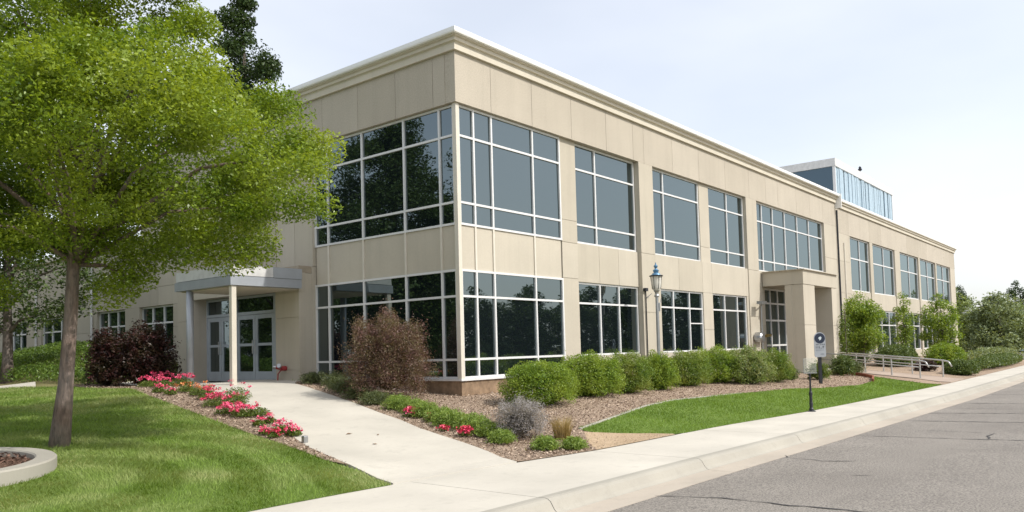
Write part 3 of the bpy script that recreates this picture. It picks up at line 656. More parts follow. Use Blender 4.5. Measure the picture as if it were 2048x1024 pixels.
# rooftop penthouse
mb=MB(); mb.box(36.0,49.4,2.05,7.6,9.0,12.35); mb.build('penthouse_wall',M['core'],BL)
mb=MB(); mb.box(35.85,49.55,1.93,7.75,12.35,12.83); ph=mb.build('penthouse_roof',solid('grey_white_trim',(.62,.62,.61),.5),BL)
for a,c in ((2.12,4.55),(4.66,7.55)): mb=MB(); mb.box(35.93,35.96,a,c,9.0,12.34); mb.build('penthouse_pane',M['blueglass'],BL)
for a,c in ((1.96,2.12),(4.55,4.66),(7.55,7.65)): mb=MB(); mb.box(35.9,35.99,a,c,9.0,12.345); mb.build('mullion',M['white'],BL)
x=36.05; r=np.random.default_rng(5)
while x<49.2:
    w_=r.uniform(.28,.42); g=r.uniform(.02,.06); dd=r.uniform(0,.09)
    mb=MB(); mb.box(x,x+w_-g,1.955+dd,2.03+dd*.3,9.0,12.345); x+=w_; mb.build('cladding_fin',M['bluemetal'],BL)
mb=MB(); mb.box(49.25,49.42,1.955,2.04,9.0,12.346); mb.build('mullion',M['white'],BL)
mb=MB(); mb.tube([(41.8,2.1,12.83),(41.8,2.1,13.0)],.03,6); mb.lathe((41.8,2.1,12.98),[(.02,0),(.12,.05),(.13,.14),(.06,.2),(.1,.24),(.02,.33)],10); mb.build('roof_vent',M['dark'],BL)
# ------------------------------------------------------------------ street furniture
lp=thing('lamp_post',(8.05,-.8,float(ground_z(8.05,-.8))),'slim silver lamp post with clear lantern and blue finial before the pilaster','street lamp')
z0=float(ground_z(8.05,-.8))
mb=MB(); mb.tube([(8.05,-.8,z0-.1),(8.05,-.8,1.0),(8.05,-.8,3.2)],[.062,.056,.045],12); mb.lathe((8.05,-.8,3.15),[(.045,0),(.075,.02),(.075,.06),(.05,.1),(.06,.16),(.09,.2),(.1,.24)],14); mb.box(7.95,8.15,-.9,-.7,z0-.1,z0+.38); mb.build('pole',M['steel'],lp,bevel=.006)
mb=MB(); mb.lathe((8.05,-.8,3.38),[(.10,0),(.125,.06),(.15,.2),(.165,.42)],18); lan=mb.build('lantern',solid('frosted_lantern',(.62,.60,.55),.12,0,.08,5,.7),lp,smooth=False)
mb=MB()
for k in range(6):
    a=k*math.pi/3; mb.tube([(8.05+.128*math.cos(a),-.8+.128*math.sin(a),3.4),(8.05+.17*math.cos(a),-.8+.17*math.sin(a),3.8)],.009,5)
mb.build('cage',M['dark'],lan)
blue=solid('blue_finial_paint',(.10,.22,.36),.4,.3,.2,20)
mb=MB(); mb.lathe((8.05,-.8,3.80),[(.21,0),(.215,.02),(.19,.035)],18); mb.build('lantern_rim',M['dark'],lp)
mb=MB(); mb.lathe((8.05,-.8,3.835),[(.15,0),(.12,.05),(.07,.08),(.085,.12),(.1,.15),(.05,.19),(.03,.22),(.06,.26),(.065,.29),(.02,.34),(.012,.4)],14); mb.build('finial',blue,lp)
mb=MB(); mb.tube([(8.1,-.8,2.95),(8.28,-.8,3.0),(8.3,-.8,3.12)],.012,6); mb.box(8.09,8.16,-.85,-.75,2.72,2.98); mb.build('bracket',M['steel'],lp)

def xf(o,loc,rz): o.location=loc; o.rotation_euler=(0,0,rz)
# information sign: dark post, rounded plate
sgn=thing('sign',(13.62,-3.86,.2),'dark post sign with rounded white plate, navy disc and lines of text','sign')
zb=float(ground_z(13.62,-3.86)); nx_,ny_=-.75,-.66   # plate normal
rz=math.atan2(ny_,nx_)+math.pi/2
def local(mb,c,rz):
    cs,sn=math.cos(rz),math.sin(rz); mb.v=[(c[0]+x*cs-y*sn,c[1]+x*sn+y*cs,z) for x,y,z in mb.v]; return mb
mb=MB(); mb.box(-.05,.05,.02,.12,zb-.1,1.3); local(mb,(13.62,-3.86),rz).build('post',M['dark'],sgn,bevel=.006)
def stadium(w,z0,z1,y0,y1,n=18,rb=.06):
    r=w/2; pts=[(-r+rb-rb*math.cos(a),z0+rb-rb*math.sin(a)) for a in np.linspace(0,math.pi/2,6)]+[(r-rb+rb*math.sin(a),z0+rb-rb*math.cos(a)) for a in np.linspace(0,math.pi/2,6)]
    pts+= [(r*math.cos(a),z1-r+r*math.sin(a)) for a in np.linspace(0,math.pi,n)]
    m_=MB(); k=len(pts); m_.add([(x,y0,z) for x,z in pts]+[(x,y1,z) for x,z in pts],[tuple(range(k)),tuple(range(k,2*k))[::-1]]+[(i,k+i,k+(i+1)%k,(i+1)%k) for i in range(k)]); return m_
pw=local(stadium(.39,1.13,1.97,-.012,.012),(13.62,-3.86),rz).build('plate',solid('grey_sign_plate',(.33,.35,.39),.35,0,.05),sgn)
m_=MB(); k=28; cc=(0,1.765); m_.add([(.178*math.cos(2*math.pi*i/k),-.017,cc[1]+.175*math.sin(2*math.pi*i/k)) for i in range(k)]+[(.178*math.cos(2*math.pi*i/k),-.012,cc[1]+.175*math.sin(2*math.pi*i/k)) for i in range(k)],[tuple(range(k))]+[(i,(i+1)%k,k+(i+1)%k,k+i) for i in range(k)])
local(m_,(13.62,-3.86),rz).build('disc',solid('navy_sign_paint',(.012,.02,.045),.4),pw)
m_=MB(); m_.add([(.03,-.021,1.83),(-.045,-.021,1.79),(-.05,-.021,1.74),(-.015,-.021,1.76),(-.02,-.021,1.69),(.035,-.021,1.72),(.06,-.021,1.79),(.03,-.0175,1.83),(-.045,-.0175,1.79),(-.05,-.0175,1.74),(-.015,-.0175,1.76),(-.02,-.0175,1.69),(.035,-.0175,1.72),(.06,-.0175,1.79)],[tuple(range(7)),tuple(range(7,14))[::-1]]+[(i,i+7,(i+1)%7+7,(i+1)%7) for i in range(7)])
local(m_,(13.62,-3.86),rz).build('emblem',solid('pale_emblem',(.55,.62,.66),.4),pw)
def text_rows(rows,y,seed):
    r=np.random.default_rng(seed); m_=MB()
    for (x0,x1,z,h) in rows:
        x=x0
        while x<x1-.01:
            w=r.uniform(.35,.8)*h
            for q in range(r.integers(1,4)):
                a=x+r.uniform(0,.6)*w
                if r.uniform()<.55: m_.box(a,a+.22*h,y,y+.002,z,z+h)
                else: m_.box(x,x+w,y,y+.002,z+q*h*.38,z+q*h*.38+.2*h)
            x+=w+h*.28
    return m_
ink=solid('sign_ink',(.03,.03,.04),.5); 
local(text_rows([(-.14,.16,1.535,.04)],-.0155,1),(13.62,-3.86),rz).build('lettering',ink,pw)
local(text_rows([(-.16,.17,1.425,.075)],-.0155,2),(13.62,-3.86),rz).build('lettering',ink,pw)
local(text_rows([(-.15,.12,1.36,.02),(.0,.13,1.22,.028)],-.0155,3),(13.62,-3.86),rz).build('lettering',solid('sign_small_ink',(.08,.09,.12),.5),pw)

# marker post with a clear notice on top
bp=thing('marker_post',(5.42,-6.27,0),'thin black iron post with clear notice panel at lawn edge of pavement','post')
mb=MB(); mb.lathe((5.42,-6.25,0),[(.10,-.02),(.10,.012),(.055,.03),(.05,.07),(.038,.09),(.042,.2),(.036,.22),(.034,.36),(.04,.40),(.04,.45),(.026,.48),(.022,.6),(.02,.88)],10)
mb.box(5.4,5.44,-6.27,-6.23,.86,.93); mb.build('post',M['dark'],bp)
m,nt,b=newmat('clear_acrylic'); b.inputs['Base Color'].default_value=(.5,.52,.47,1); b.inputs['Roughness'].default_value=.12; b.inputs['Alpha'].default_value=.22; M['acr']=m
rz2=math.atan2(-.63,-.77)+math.pi/2
mb=MB(); mb.box(-.15,.15,-.006,.006,.92,1.27); local(mb,(5.37,-6.28),rz2).build('notice_panel',M['acr'],bp)
mb=MB(); mb.box(-.16,.16,-.012,.012,.905,.92); mb.box(-.158,-.15,-.008,.008,.92,1.27); local(mb,(5.37,-6.28),rz2).build('holder',M['steel'],bp)
local(text_rows([(-.12,.05,.985,.022),(.02,.13,1.0,.018),(.06,.12,1.1,.03)],-.0085,7),(5.37,-6.28),rz2).build('lettering',ink,bp)

# two handrails along the ramp
def rail(p0,p1,label):
    t=thing('handrail',(p0[0],p0[1],float(ground_z(*p0))),label,'handrail','metal handrails on the side ramp')
    n=5; P=[(p0[0]+(p1[0]-p0[0])*k/(n-1),p0[1]+(p1[1]-p0[1])*k/(n-1)) for k in range(n)]; Zg=[float(ground_z(*q))+.03 for q in P]
    mb=MB(); top=[(x,y,z+.68) for (x,y),z in zip(P,Zg)]; d=Vector((p1[0]-p0[0],p1[1]-p0[1])).normalized()
    mb.tube([(top[0][0]-d.x*.3,top[0][1]-d.y*.3,top[0][2]-.02)]+top+[(top[-1][0]+d.x*.25,top[-1][1]+d.y*.25,top[-1][2]-.05),(top[-1][0]+d.x*.38,top[-1][1]+d.y*.38,top[-1][2]-.25)],.03,10); mb.build('top_rail',M['silver'],t,smooth=True)
    mb=MB(); mb.tube([(x,y,z+.42) for (x,y),z in zip(P,Zg)],.02,8); mb.build('lower_rail',M['silver'],t,smooth=True)
    for (x,y),z in zip(P,Zg):
        mb=MB(); mb.tube([(x,y,z-.08),(x,y,z+.68)],.03,8); mb.build('post',M['silver'],t)
rail((22.3,-.9),(20.2,-5.5),'silver ramp handrail on the side nearer the mulch bed and sign')
rail((24.3,-.9),(22.3,-5.9),'silver ramp handrail on the far side beside the dark hedge')

# cars parked in the lot beyond the low hedge
def car(name,label,loc,rz,paint,dup=None):
    t=thing(name,loc,label,'car','cars parked beyond the hedge')
    def put(mb,nm,mat,par=None,smooth=False):
        local(mb,(0,0),rz); mb.v=[(x+loc[0],y+loc[1],z+loc[2]) for x,y,z in mb.v]; return mb.build(nm,mat,par or t,smooth)
    prof=[(-2.2,.35),(-2.25,.62),(-2.1,.86),(-1.35,.95),(-.7,1.4),(.75,1.43),(1.5,.98),(2.1,.88),(2.22,.6),(2.18,.32)]
    mb=MB(); ws=[.78,.86,.86,.86,.66,.66,.86,.86,.84,.78]; k=len(prof)
    mb.add([(x,-w,z) for (x,z),w in zip(prof,ws)]+[(x,w,z) for (x,z),w in zip(prof,ws)],[tuple(range(k)),tuple(range(k,2*k))[::-1]]+[(i,k+i,k+(i+1)%k,(i+1)%k) for i in range(k)])
    put(mb,'body',paint)
    mb=MB(); 
    for s in (-1,1): mb.add([(-1.2,s*.80,.99),(-.68,s*.69,1.33),(.7,s*.69,1.36),(1.3,s*.80,1.02),(-1.2,s*.85,.98),(-.68,s*.70,1.32),(.7,s*.70,1.35),(1.3,s*.85,1.0)],[(0,1,2,3),(7,6,5,4),(0,4,5,1),(1,5,6,2),(2,6,7,3),(3,7,4,0)])
    mb.add([(-1.3,-.7,.99),(-.74,-.58,1.38),(-.74,.58,1.38),(-1.3,.7,.99),(-1.33,-.7,1.0),(-.77,-.58,1.39),(-.77,.58,1.39),(-1.33,.7,1.0)],[(0,1,2,3),(4,5,6,7),(0,4,5,1),(1,5,6,2),(2,6,7,3),(3,7,4,0)])
    put(mb,'window',M['glass'])
    for x in (-1.4,1.4):
        for s in (-1,1):
            mb=MB(); mb.tube([(x,s*.68,.33),(x,s*.89,.33)],.33,18); w=put(mb,'wheel',M['dark']); mb=MB(); mb.tube([(x,s*.89,.33),(x,s*.9,.33)],.2,14); put(mb,'rim',M['silver'],w)
    for s in (-.6,.6):
        mb=MB(); mb.box(-2.27,-2.2,s-.16,s+.16,.6,.74); put(mb,'headlight',M['white'])
    return t
car('parked_car','white car parked beyond the low hedge, nearest the tree trunk',(67,-1.9,float(site_z(67,-1.9))),1.7,solid('white_car_paint',(.75,.75,.75),.2,0,.02))
car('parked_car','silver car parked beyond the low hedge at the right frame edge',(72,-2.6,float(site_z(72,-2.6))),1.65,solid('silver_car_paint',(.5,.5,.52),.25,.4,.02))

# a few dry leaves on the walk
for k,(x,y,s) in enumerate([(-4.9,-1.9,.07),(-5.2,-2.9,.05),(-4.6,-2.3,.045)]):
    z=float(ground_z(x,y))+.02; a=k*1.9; c,s_=math.cos(a)*s,math.sin(a)*s
    mb=MB(); mb.add([(x-c,y-s_,z),(x+s_*.5,y-c*.5,z+.012),(x+c,y+s_,z+.004),(x-s_*.5,y+c*.5,z+.014),(x-c,y-s_,z-.002),(x+s_*.5,y-c*.5,z+.01),(x+c,y+s_,z+.002),(x-s_*.5,y+c*.5,z+.012)],[(0,1,2,3),(7,6,5,4),(0,4,5,1),(1,5,6,2),(2,6,7,3),(3,7,4,0)])
    tag(mb.build('fallen_leaf',solid('dry_leaf',(.20,.12,.06),.9)),['largest dry brown leaf lying on the pale walk','small dry leaf on the walk nearest the pavement','small dry leaf on the walk to the right of the largest'][k],'leaf','dry leaves on the walk')
mb=MB(); mb.box(-5.93,-5.85,-2.05,-1.97,.25,.36); tag(mb.build('ground_light',M['steel'],bevel=.01),'small dull metal box light at walk edge by last pink flowers','light')
# ------------------------------------------------------------------ vegetation
CAM=(-13.647,-12.691,1.65)
def frust(Q,pad=.72):
    dx=Q[:,0]-CAM[0]; dy=Q[:,1]-CAM[1]; z=.7754*dx+.6316*dy; x=.6334*dx-.7755*dy
    return (z>2)&(np.abs(x)<pad*z), np.maximum(z,1)
def grass(name,P,n,mat,h,w,seed,holes=(),kk=7.5,pw=1.3,center=None):
    r=np.random.default_rng(seed); P=np.array(P); lo=P.min(0);hi=P.max(0); lo=np.maximum(lo,[-24,-8]); hi=np.minimum(hi,[22,14])
    Q=r.uniform(lo,hi,(int(n*(hi-lo).prod()),2)); f,z=frust(Q); Q=Q[f]; z=z[f]; k=inside(Q,P)&(r.uniform(0,1,len(Q))<np.minimum(1,(kk/z)**pw)); Q=Q[k]; z=z[k]
    for (cx,cy,rr) in holes:
        g=np.hypot(Q[:,0]-cx,Q[:,1]-cy)>rr; Q=Q[g]; z=z[g]
    N_=len(Q); B=np.c_[Q,ground_z(Q[:,0],Q[:,1])+.004]; hh=h*r.uniform(.55,1.25,N_)*(1+.25*np.sin(Q[:,0]*2.1+np.sin(Q[:,1]*1.7)*1.3)); ww=w*np.maximum(1,(z/9))*r.uniform(.7,1.3,N_)
    lean=r.normal(0,.5,(N_,2))*hh[:,None]; tint=r.uniform(0,1,N_)*.8
    if center is not None:   # mowing passes bend blades alternately along arcs; tint paints in their paler sheen
        d=Q-np.array(center); rad=np.hypot(*d.T)+.35*np.sin(Q[:,0]*.9)+.25*np.sin(Q[:,1]*1.3+1); tang=np.c_[-d[:,1],d[:,0]]/np.maximum(.1,np.hypot(*d.T))[:,None]
        s=np.tanh(3*np.sin(rad*2*np.pi/1.25)); lean+=tang*(s*hh*.65)[:,None]; tint=np.clip(tint+.10*(s+1),0,1)
    return tag(blades(name,B,hh,ww,lean,mat,None,r,tint),kind='stuff')
grass('grass_blades',LAWN_L,2500,M['grass'],.05,.0085,3,[(-10.58,-.57,1.42),(-8.6,.5,.2)],center=(-11.2,-2.2))
grass('grass_blades',LAWN_R,2000,M['grassR'],.042,.009,4,kk=8.5,pw=1.1)
# bark chips
def far_mask(Q,r):
    f,z=frust(Q); return f&(r.uniform(0,1,len(Q))<np.minimum(1,(13/z)**1.4))
tag(chips('bark_chips',[MUL_L,MUL_R],620,M['chip'],.045,.014,8,far_mask),kind='stuff')
tag(chips('bark_chips',[[(-11.8,-1.8),(-9.4,-1.8),(-9.4,.6),(-11.8,.6)]],700,M['dchip'],.05,0,9,lambda Q,r:(np.hypot(Q[:,0]+10.58,Q[:,1]+.57)<1.12)),kind='stuff')
bpy.data.objects['bark_chips.001'].location.z=.365-float(ground_z(-10.58,-.57))
tag(chips('dirt_crumbs',[DIRT],160,M['chip'],.025,.014,10),kind='stuff')
# long ground cover on the mound by the wing
r=np.random.default_rng(31); P=np.array([(-4.5,12.9),(-3.9,10.9),(-2.7,11.5),(-.25,12.5),(-.25,33),(-7,33),(-6.5,18)]); Q=r.uniform(P.min(0),P.max(0),(110000,2)); Q=Q[inside(Q,P)]; f,z=frust(Q,.70); Q=Q[f]
k=len(Q); lump=.22+.10*np.sin(Q[:,0]*2.7+np.sin(Q[:,1]*1.9))+.08*np.sin(Q[:,1]*3.1+Q[:,0]); hh=np.maximum(.05,lump)*r.uniform(.15,1.1,k)
tag(leaf_obj('ground_cover',np.c_[Q,ground_z(Q[:,0],Q[:,1])+hh],.085*r.uniform(.6,1.4,k),M['cover'],None,r,.35,.1),kind='stuff')

# the big maple on the lawn
tree('maple_tree','big leafy yellow-green shade tree on the left lawn beside the planter','tree',None,(-8.6,.5,.33),
    [(3.15,.5),(3.32,1.7),(3.45,2.6),(3.7,3.2),(4.1,3.6),(4.7,3.55),(5.6,2.8),(6.6,1.85),(8.0,1.15),(9.3,.3)],280,.56,840,.06,M['maple'],M['bark'],.115,21,(.40,-.40),34,.3,.72,.93,flare=1.35,squash=.58,extra=[(-9.2,1.45,2.75),(-9.45,1.75,3.0),(-9.7,1.6,3.2),(-7.7,-.1,3.15),(-7.3,-.5,3.3),(-7.2,-1.3,3.3),(-6.0,-2.65,4.9),(-6.3,-2.4,5.05),(-6.15,-2.65,3.95),(-6.45,-2.35,4.0),(-6.6,-2.0,4.8),(-6.8,-1.9,3.9),(-7.95,.15,2.75),(-7.75,-.05,2.95),(-6.9,-1.6,3.2),(-6.7,-1.9,3.3)])
tree('conifer_tree','tall dark evergreen rising behind the roof of the left wing','tree',None,(11.6,27.4,1),
    [(3,4),(9,3.9),(15,3.0),(19,1.7),(22.3,.2)],330,.9,420,.19,M['everg'],M['darkbark'],.3,22,lobes=.3,shell=.7)
tree('shade_tree','ivy-dark trunk and shade-green tree at the left frame edge before the wing','tree',None,(-4.75,14.4,1.0),
    [(1.7,1.0),(2.4,2.3),(3.6,2.6),(5.2,2.2),(6.6,.8)],110,.6,170,.11,M['shade'],M['darkbark'],.16,23)
# three young trees by the far section
tree('young_tree','bushiest young green tree just right of the portico','tree','young trees along the far facade',(26.6,-1.7,.36),[(.75,.75),(1.3,1.35),(2.2,1.2),(3.1,.85),(3.9,.15)],110,.40,150,.10,M['young'],M['darkbark'],.055,24,shell=.5)
tree('young_tree','thinnest narrow young tree in the middle of the far facade','tree','young trees along the far facade',(35.3,-1.6,.42),[(.6,.3),(1.4,.6),(2.6,.65),(3.4,.5),(3.95,.1)],30,.34,120,.11,M['young'],M['darkbark'],.05,25,shell=.5)
tree('young_tree','round young green tree by the far end corner of the building','tree','young trees along the far facade',(43.2,-2.0,.42),[(.7,.9),(1.4,1.4),(2.5,1.35),(3.4,.9),(4.2,.15)],70,.45,130,.12,M['young'],M['darkbark'],.06,26,shell=.5)
# distant trees at the right
FT=[('olive green bushy tree nearest the building end, beyond the hedge',(71,2.6),6.9,3.6,'far',31),('broad grey-green tree with short trunk over the parked cars',(67.5,-2.0),6.3,3.1,'far2',32),
    ('grey-green tree at the right frame edge above the cars',(74,-5.8),7.0,3.4,'far',33),('tall dark pointed tree behind, left of the tallest',(118,9.5),10.6,3.0,'everg',34),
    ('tallest dark tree at the back right of the skyline',(124,3.2),11.8,3.4,'everg',35),('dark back tree at the right frame edge of the skyline',(120,-5.5),10.2,3.8,'everg',36),('low bushy tree deep behind the far building corner',(80,7.0),6.6,3.4,'far2',37),('dark bushy tree filling the gap under the skyline trees',(96,1.5),7.0,4.2,'far',38)]
for lab,(x,y),h,R,mk,sd in FT:
    h*=(.84 if mk=='everg' else 1.05); tree('broadleaf_tree',lab,'tree','distant trees beyond the parking lot',(x,y,float(site_z(x,y))),[(.5,R*.6),(h*.22,R*.95),(h*.45,R),(h*.7,R*.72),(h*.9,R*.3),(h,.1)],95,R*.26,150,.24,M[mk],M['darkbark'],.2,sd,lobes=.25)
# trees standing across the street and west of the lawn: the windows mirror them
def dup(root,loc):
    c=root.copy(); COL.objects.link(c); c.location=loc
    for ch in list(root.children):
        d=ch.copy(); COL.objects.link(d); d.parent=c; d.matrix_parent_inverse=ch.matrix_parent_inverse.copy()
    return c
def mirror_trees(name,label,group,base,prof,n,cr,per,leaf,sd,spots):
    t=tree(name,label,'tree',group,base,prof,n,cr,per,leaf,M['shade'],M['darkbark'],.22,sd,lobes=.3)
    for (x,y,s,a) in spots:
        c=dup(t,(x,y,-.05)); c.scale=(s,s,s); c.rotation_euler=(0,0,a)
mirror_trees('street_tree','green tree across the street, mirrored dark in the ground floor windows','trees mirrored in the street windows',(30,-44,-.05),[(.4,2.2),(1.6,3.2),(3.5,3.3),(5.5,2.2),(7.4,.3)],90,.85,110,.3,41,
    [(35,-47,.7,1),(40,-43,1.0,2),(45,-47,1.15,3),(51,-45,1.25,4),(57,-44,1.15,5),(63,-47,1.35,.5),(69,-44,1.2,1.7),(76,-46,1.35,2.4),(84,-44,1.5,3.3),(92,-48,1.7,4.4),(101,-45,1.6,5.3),(111,-46,1.75,.9),(25,-46,1.2,2.2),(122,-45,1.6,3.9),(134,-47,1.8,2.9)])
mirror_trees('tall_tree','tall tree out on the side lawn, mirrored dark in the corner windows','trees mirrored in the corner windows',(-13.4,17.2,.9),[(1.4,2.4),(3.0,3.9),(6.5,4.6),(9.5,3.8),(12,2.2),(13.8,.3)],230,1.0,420,.17,42,
    [(-20,24,.75,1.2),(-19,12,.55,2.3),(-24,19,.6,3.1),(-30,32,.8,4.4),(-17,33,.6,5.2),(-28,12,.5,.4),(-36,24,.7,2.8),(-16,44,.6,.2),(-19,52,.7,1.3),(-14.5,59,.6,2.2),(-22,66,.75,3.3),(-17,72,.7,4.1),(-26,79,.8,5.0),(-24,42,.7,.9)])

# clipped shrubs along the sunny facade
HG='rounded green shrubs along the sunny facade'
for k,(c,r,n,lab) in enumerate([((.36,-2.0),(.92,.86,.64),9000,'largest nearest bright green rounded shrub beside the bare foundation corner'),((2.85,-1.68),(.98,.86,.70),8000,'rounded green shrub second from the corner, under the first pilaster'),
    ((4.5,-1.8),(.74,.66,.72),6000,'narrow green shrub third from the corner, left of the lamp post'),((6.25,-1.72),(.60,.55,.68),5000,'smallest slim shrub just left of the lamp post base'),((8.25,-1.62),(.84,.70,.71),6000,'rounded green shrub directly in front of the lamp post'),
    ((10.3,-1.6),(1.02,.8,.76),6500,'wide green shrub below the windows right of the lamp post'),((11.15,-2.35),(.92,.8,.78),6500,'pale speckled shrub seventh in the row, second from the portico'),((12.75,-2.6),(.68,.65,.74),5000,'last rounded shrub in the row, beside the portico column')]):
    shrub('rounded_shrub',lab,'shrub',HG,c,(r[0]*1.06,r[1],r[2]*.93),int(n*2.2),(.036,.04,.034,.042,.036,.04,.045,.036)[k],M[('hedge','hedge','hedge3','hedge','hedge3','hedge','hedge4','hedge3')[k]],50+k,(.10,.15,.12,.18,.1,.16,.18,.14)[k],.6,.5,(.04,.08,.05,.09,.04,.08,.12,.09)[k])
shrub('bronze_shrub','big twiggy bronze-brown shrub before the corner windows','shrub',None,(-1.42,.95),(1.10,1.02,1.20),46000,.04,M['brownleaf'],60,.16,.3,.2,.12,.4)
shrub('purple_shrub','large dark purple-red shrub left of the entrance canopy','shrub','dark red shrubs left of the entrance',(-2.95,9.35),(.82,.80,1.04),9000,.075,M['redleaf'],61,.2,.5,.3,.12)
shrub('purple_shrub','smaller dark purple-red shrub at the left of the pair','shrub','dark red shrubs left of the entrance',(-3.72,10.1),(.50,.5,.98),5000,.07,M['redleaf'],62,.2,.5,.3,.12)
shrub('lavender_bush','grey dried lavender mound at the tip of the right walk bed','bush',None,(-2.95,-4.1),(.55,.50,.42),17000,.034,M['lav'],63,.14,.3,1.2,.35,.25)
# hedges at the far right
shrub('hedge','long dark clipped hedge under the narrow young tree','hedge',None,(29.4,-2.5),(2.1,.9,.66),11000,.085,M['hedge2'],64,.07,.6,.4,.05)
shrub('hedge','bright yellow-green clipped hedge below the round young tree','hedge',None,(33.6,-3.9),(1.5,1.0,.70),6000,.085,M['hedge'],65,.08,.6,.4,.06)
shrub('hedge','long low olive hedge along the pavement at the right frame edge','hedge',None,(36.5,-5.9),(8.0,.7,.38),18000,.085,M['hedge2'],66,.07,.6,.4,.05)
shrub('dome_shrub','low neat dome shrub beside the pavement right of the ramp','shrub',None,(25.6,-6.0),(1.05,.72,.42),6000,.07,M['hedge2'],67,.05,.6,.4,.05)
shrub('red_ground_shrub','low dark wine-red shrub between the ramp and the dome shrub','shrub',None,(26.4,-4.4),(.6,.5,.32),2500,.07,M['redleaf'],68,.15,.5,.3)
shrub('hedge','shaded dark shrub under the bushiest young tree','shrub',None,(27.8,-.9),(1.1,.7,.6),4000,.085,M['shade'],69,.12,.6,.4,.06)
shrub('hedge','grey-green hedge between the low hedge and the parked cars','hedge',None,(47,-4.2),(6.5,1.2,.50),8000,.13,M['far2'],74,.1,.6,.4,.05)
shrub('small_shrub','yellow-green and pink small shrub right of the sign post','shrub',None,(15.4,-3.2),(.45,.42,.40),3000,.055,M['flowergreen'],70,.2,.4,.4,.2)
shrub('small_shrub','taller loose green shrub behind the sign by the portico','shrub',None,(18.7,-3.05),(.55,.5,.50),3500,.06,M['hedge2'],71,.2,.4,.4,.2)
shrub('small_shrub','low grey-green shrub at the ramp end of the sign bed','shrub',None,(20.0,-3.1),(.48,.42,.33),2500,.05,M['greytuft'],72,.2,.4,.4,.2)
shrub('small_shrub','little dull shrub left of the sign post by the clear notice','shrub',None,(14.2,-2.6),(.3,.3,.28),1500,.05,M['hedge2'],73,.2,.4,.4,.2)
# thin climber on a stake at the portico
t=thing('climbing_plant',(22.9,-2.0,.4),'thin pale climber on a stake beside the portico pier','plant')
mb=MB(); mb.tube([(22.9,-2.0,.3),(22.92,-2.0,3.0)],.02,6); mb.build('stake',M['darkbark'],t)
r=np.random.default_rng(77); zz=r.uniform(.4,2.8,420); leaf_obj('foliage',np.c_[22.9+r.normal(0,.14,420),-2.0+r.normal(0,.12,420),zz],.09,M['hedge2'],t,r)

# clump grasses of the right walk bed
TG='bright grass clumps in the right walk bed'
for k,(c,r_,h,lab) in enumerate([((-2.45,-.45),.30,.36,'grass clump at the foot of the bronze shrub, top of the row'),((-2.5,-1.0),.30,.34,'grass clump second below the bronze shrub'),((-2.72,-1.5),.32,.36,'grass clump just right of the upper crimson flowers'),((-2.85,-2.05),.30,.33,'wide soft grass clump mid row by the single red bloom'),
    ((-3.05,-2.5),.32,.36,'grass clump mid row below the single red bloom'),((-3.05,-3.0),.32,.36,'pale grass clump level with the dark red bloom'),((-3.2,-3.4),.30,.32,'grass clump right of the lower crimson flowers'),((-3.3,-3.75),.28,.30,'grass clump touching the lavender mound'),
    ((-3.6,-4.2),.24,.27,'leafy small clump nearest the walk edge below the lavender'),((-3.42,-4.98),.22,.27,'bright clump before the lavender mound at the pavement'),((-3.05,-5.28),.2,.25,'bright clump at the very tip of the bed by the pavement')]):
    shrub('grass_clump',lab,'grass clump',TG,c,(r_*1.05,r_*1.0,h*.52),2600,.062,M['tuft'],80+k,.16,.35,.15,.25,.15)
for k,(c,r_,h,lab) in enumerate([((-.85,4.55),.34,.34,'grey-green low clump nearest the entrance pier'),((-.75,3.75),.40,.40,'grey-green clump second from the entrance pier'),((-1.2,3.0),.38,.36,'grey-green clump under the left end of the corner windows'),((-1.55,2.3),.36,.33,'brighter grey-green clump left of the bronze shrub'),((-2.0,1.3),.36,.34,'grey-green clump against the bronze shrub at the walk'),((-2.35,.35),.34,.32,'grey wispy clump under the right side of the bronze shrub')]):
    shrub('grass_clump',lab,'grass clump','grey-green clumps between walk and corner windows',c,(r_*1.1,r_,h*.58),2200,.065,M['greytuft'],100+k,.18,.35,.15,.3,.16)
tuft('straw_clump','dry straw coloured grass beside the lavender mound','grass clump',None,(-2.5,-4.65),.22,.40,700,M['straw'],110,.007,.4)

# flowers
def flower(label,group,c,r_,h,bloom,nb,green,seed,ng=500):
    rng=np.random.default_rng(seed); z0=float(ground_z(*c)); t=thing('flowering_plant',(c[0],c[1],z0),label,'flower',group)
    p=ball(rng,ng,1)*np.array([r_,r_,h*.5]); p[:,2]=np.abs(p[:,2])*1.1+.03; leaf_obj('foliage',p+np.array([c[0],c[1],z0]),.04,green,t,rng)
    L=[]
    for k in range(nb):
        a=rng.uniform(0,6.28); d=r_*rng.uniform(0,1)**.6*.95; q=np.array([c[0]+d*math.cos(a),c[1]+d*math.sin(a),z0+h*rng.uniform(.7,1.08)*(1-.3*(d/r_)**2)])
        L.append(q+rng.normal(0,.026,(16,3))*np.array([1,1,.6]))
    leaf_obj('blossom',np.concatenate(L),.036*rng.uniform(.7,1.3,16*nb),bloom,t,rng,.85,.6)
    return t
FGL='flowering plants in the left walk bed'
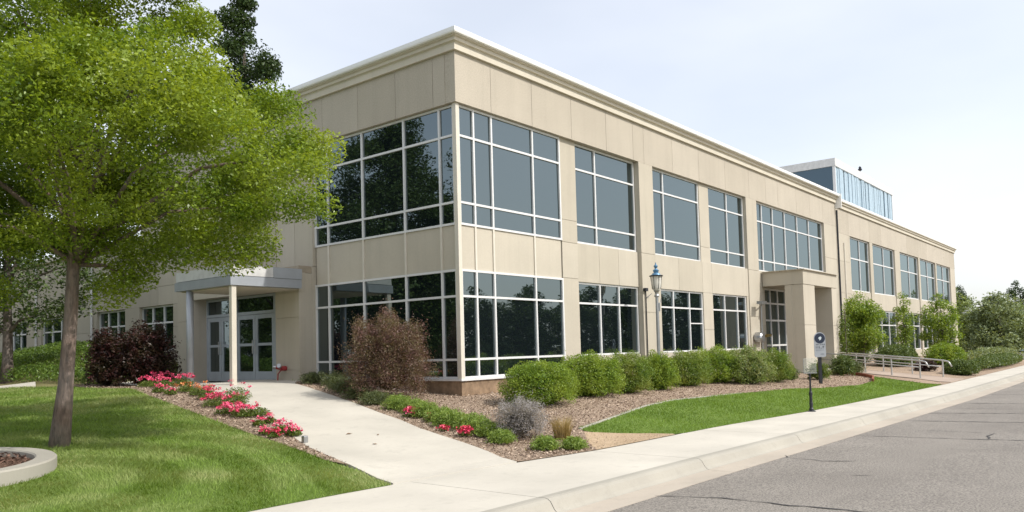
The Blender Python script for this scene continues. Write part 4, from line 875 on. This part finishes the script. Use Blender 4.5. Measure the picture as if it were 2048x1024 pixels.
FL_=[((-3.4,10.9),.45,.28,'pink',16,'pink flowers at the shaded far left, under the smaller purple shrub'),((-3.0,8.45),.42,.40,'pink',24,'large hot pink flowers at the foot of the large purple shrub'),((-3.75,7.6),.25,.30,'pink',8,'pink flowers left of the two pale mounds below the purple shrub'),
 ((-3.75,6.9),.30,.32,'pink',12,'pink flowers in line with the left canopy column'),((-3.2,6.9),.32,.36,'pink',14,'bright pink flowers just left of the left canopy column'),((-4.55,5.4),.16,.24,'pink',5,'small magenta flower near the lawn edge, above another small one'),
 ((-4.62,4.75),.15,.2,'pink',4,'small magenta flower near the lawn edge, below another small one'),((-4.15,4.9),.24,.28,'orange',6,'orange and yellow flowers below the left canopy column'),((-4.25,4.1),.28,.33,'orange',5,'mostly green plant with a few orange blooms'),
 ((-4.05,3.0),.36,.44,'pink',3,'tallest green leafy plant beside the walk with few pink blooms'),((-4.45,3.4),.24,.30,'redpetal',9,'red and pink flowers left of the tallest green plant'),((-4.85,2.35),.34,.30,'pink',20,'wide bright pink patch below the tallest green plant'),
 ((-4.45,2.3),.26,.36,'pink',4,'leafy plant with pale pink tips at the walk edge'),((-5.25,1.3),.26,.26,'pink',16,'deep pink patch right of the wide pink patch'),((-5.22,.82),.24,.24,'pink',14,'deep pink patch beside the rounded yellow-green plant'),
 ((-4.98,.72),.26,.28,'redpetal',2,'rounded yellow-green plant with one red bloom at the walk'),((-5.55,-.2),.12,.16,'pink',4,'small pale pink flower alone in the mulch'),((-5.25,-.1),.12,.18,'pink',3,'small pink flower at the walk edge under the round plant'),
 ((-5.95,-1.0),.11,.15,'pink',5,'little hot pink flower left of the last group by the lawn'),((-5.98,-1.3),.12,.14,'redpetal',6,'low crimson flower nearest the lawn at the bed end'),((-5.68,-1.1),.20,.24,'pink',10,'largest hot pink flower of the last group by the walk'),((-5.68,-1.42),.14,.2,'pink',6,'pale pink flower at the very end of the bed')]
for k,(c,r_,h,bl,nb,lab) in enumerate(FL_): flower(lab,FGL,c,r_,h,M[bl],int(nb*1.15)+1,M['flowergreen'],130+k,int(260+r_*1800))
FGR='flowering plants in the right walk bed'
for k,(c,r_,h,bl,nb,lab) in enumerate([((-2.95,-1.35),.17,.2,'pink',9,'pink and crimson flowers topmost in the right walk bed'),((-2.98,-1.95),.08,.16,'redpetal',3,'single red bloom among the grass clumps'),((-3.5,-2.8),.09,.1,'redpetal',4,'dark red bloom low by the walk edge'),((-3.62,-3.4),.15,.17,'redpetal',9,'lowest crimson flowers in the right walk bed')]):
    flower(lab,FGR,c,r_,h,M[bl],nb*2,M['flowergreen'],160+k,160)

# ------------------------------------------------------------------ daylight and camera
EL=math.radians(47); AZ=math.radians(15)          # sun to the south, a little east of the facade normal
S=Vector((math.sin(AZ)*math.cos(EL),-math.cos(AZ)*math.cos(EL),math.sin(EL)))
sd=bpy.data.lights.new('sun','SUN'); sd.energy=SUN; sd.angle=math.radians(.5); sd.color=(1,.955,.88)
so=bpy.data.objects.new('sun',sd); COL.objects.link(so); so.rotation_euler=S.to_track_quat('Z','Y').to_euler()
wd=bpy.data.worlds.new('World'); SC.world=wd; wd.use_nodes=True; nt=wd.node_tree; bg=nt.nodes['Background']
sk=nt.nodes.new('ShaderNodeTexSky'); sk.sky_type='NISHITA'; sk.sun_disc=False; sk.sun_elevation=EL; sk.sun_rotation=math.atan2(S.x,S.y); sk.air_density=1.0; sk.dust_density=3.2; sk.ozone_density=1.2; sk.altitude=200
# thin high veil of cloud
tc=nt.nodes.new('ShaderNodeTexCoord'); mp=nt.nodes.new('ShaderNodeMapping'); mp.inputs['Scale'].default_value=(1.0,1.0,2.6); nt.links.new(tc.outputs['Generated'],mp.inputs['Vector'])
cl=noise(nt,1.1,5,.5,mp.outputs['Vector'])
veil=ramp(nt,cl,[(.36,(.42,.42,.42)),(.70,(.66,.66,.66))])
nt.links.new(mix(nt,veil,sk.outputs['Color'],VEIL),bg.inputs['Color']); bg.inputs['Strength'].default_value=SKY
cd=bpy.data.cameras.new('camera'); cam=bpy.data.objects.new('camera',cd); COL.objects.link(cam); SC.camera=cam
cd.sensor_width=36; cd.lens=1578.13/2048*36; cd.shift_y=107.55/2048; cd.clip_end=6000; cd.clip_start=.1
Rm=Matrix(((0.63235046,-0.02255443,-0.77435405),(-0.7742294,-0.05258024,-0.63071718),(-0.02649025,0.99836197,-0.05071144)))
cam.matrix_world=Matrix.Translation(Vector((-13.64732,-12.69112,1.65)))@Rm.to_4x4()
SC.view_settings.view_transform='Standard'; SC.view_settings.look='None'; SC.view_settings.exposure=EXPO; SC.view_settings.gamma=1
SC.cycles.max_bounces=8; SC.cycles.transparent_max_bounces=12
SC.render.film_transparent=False
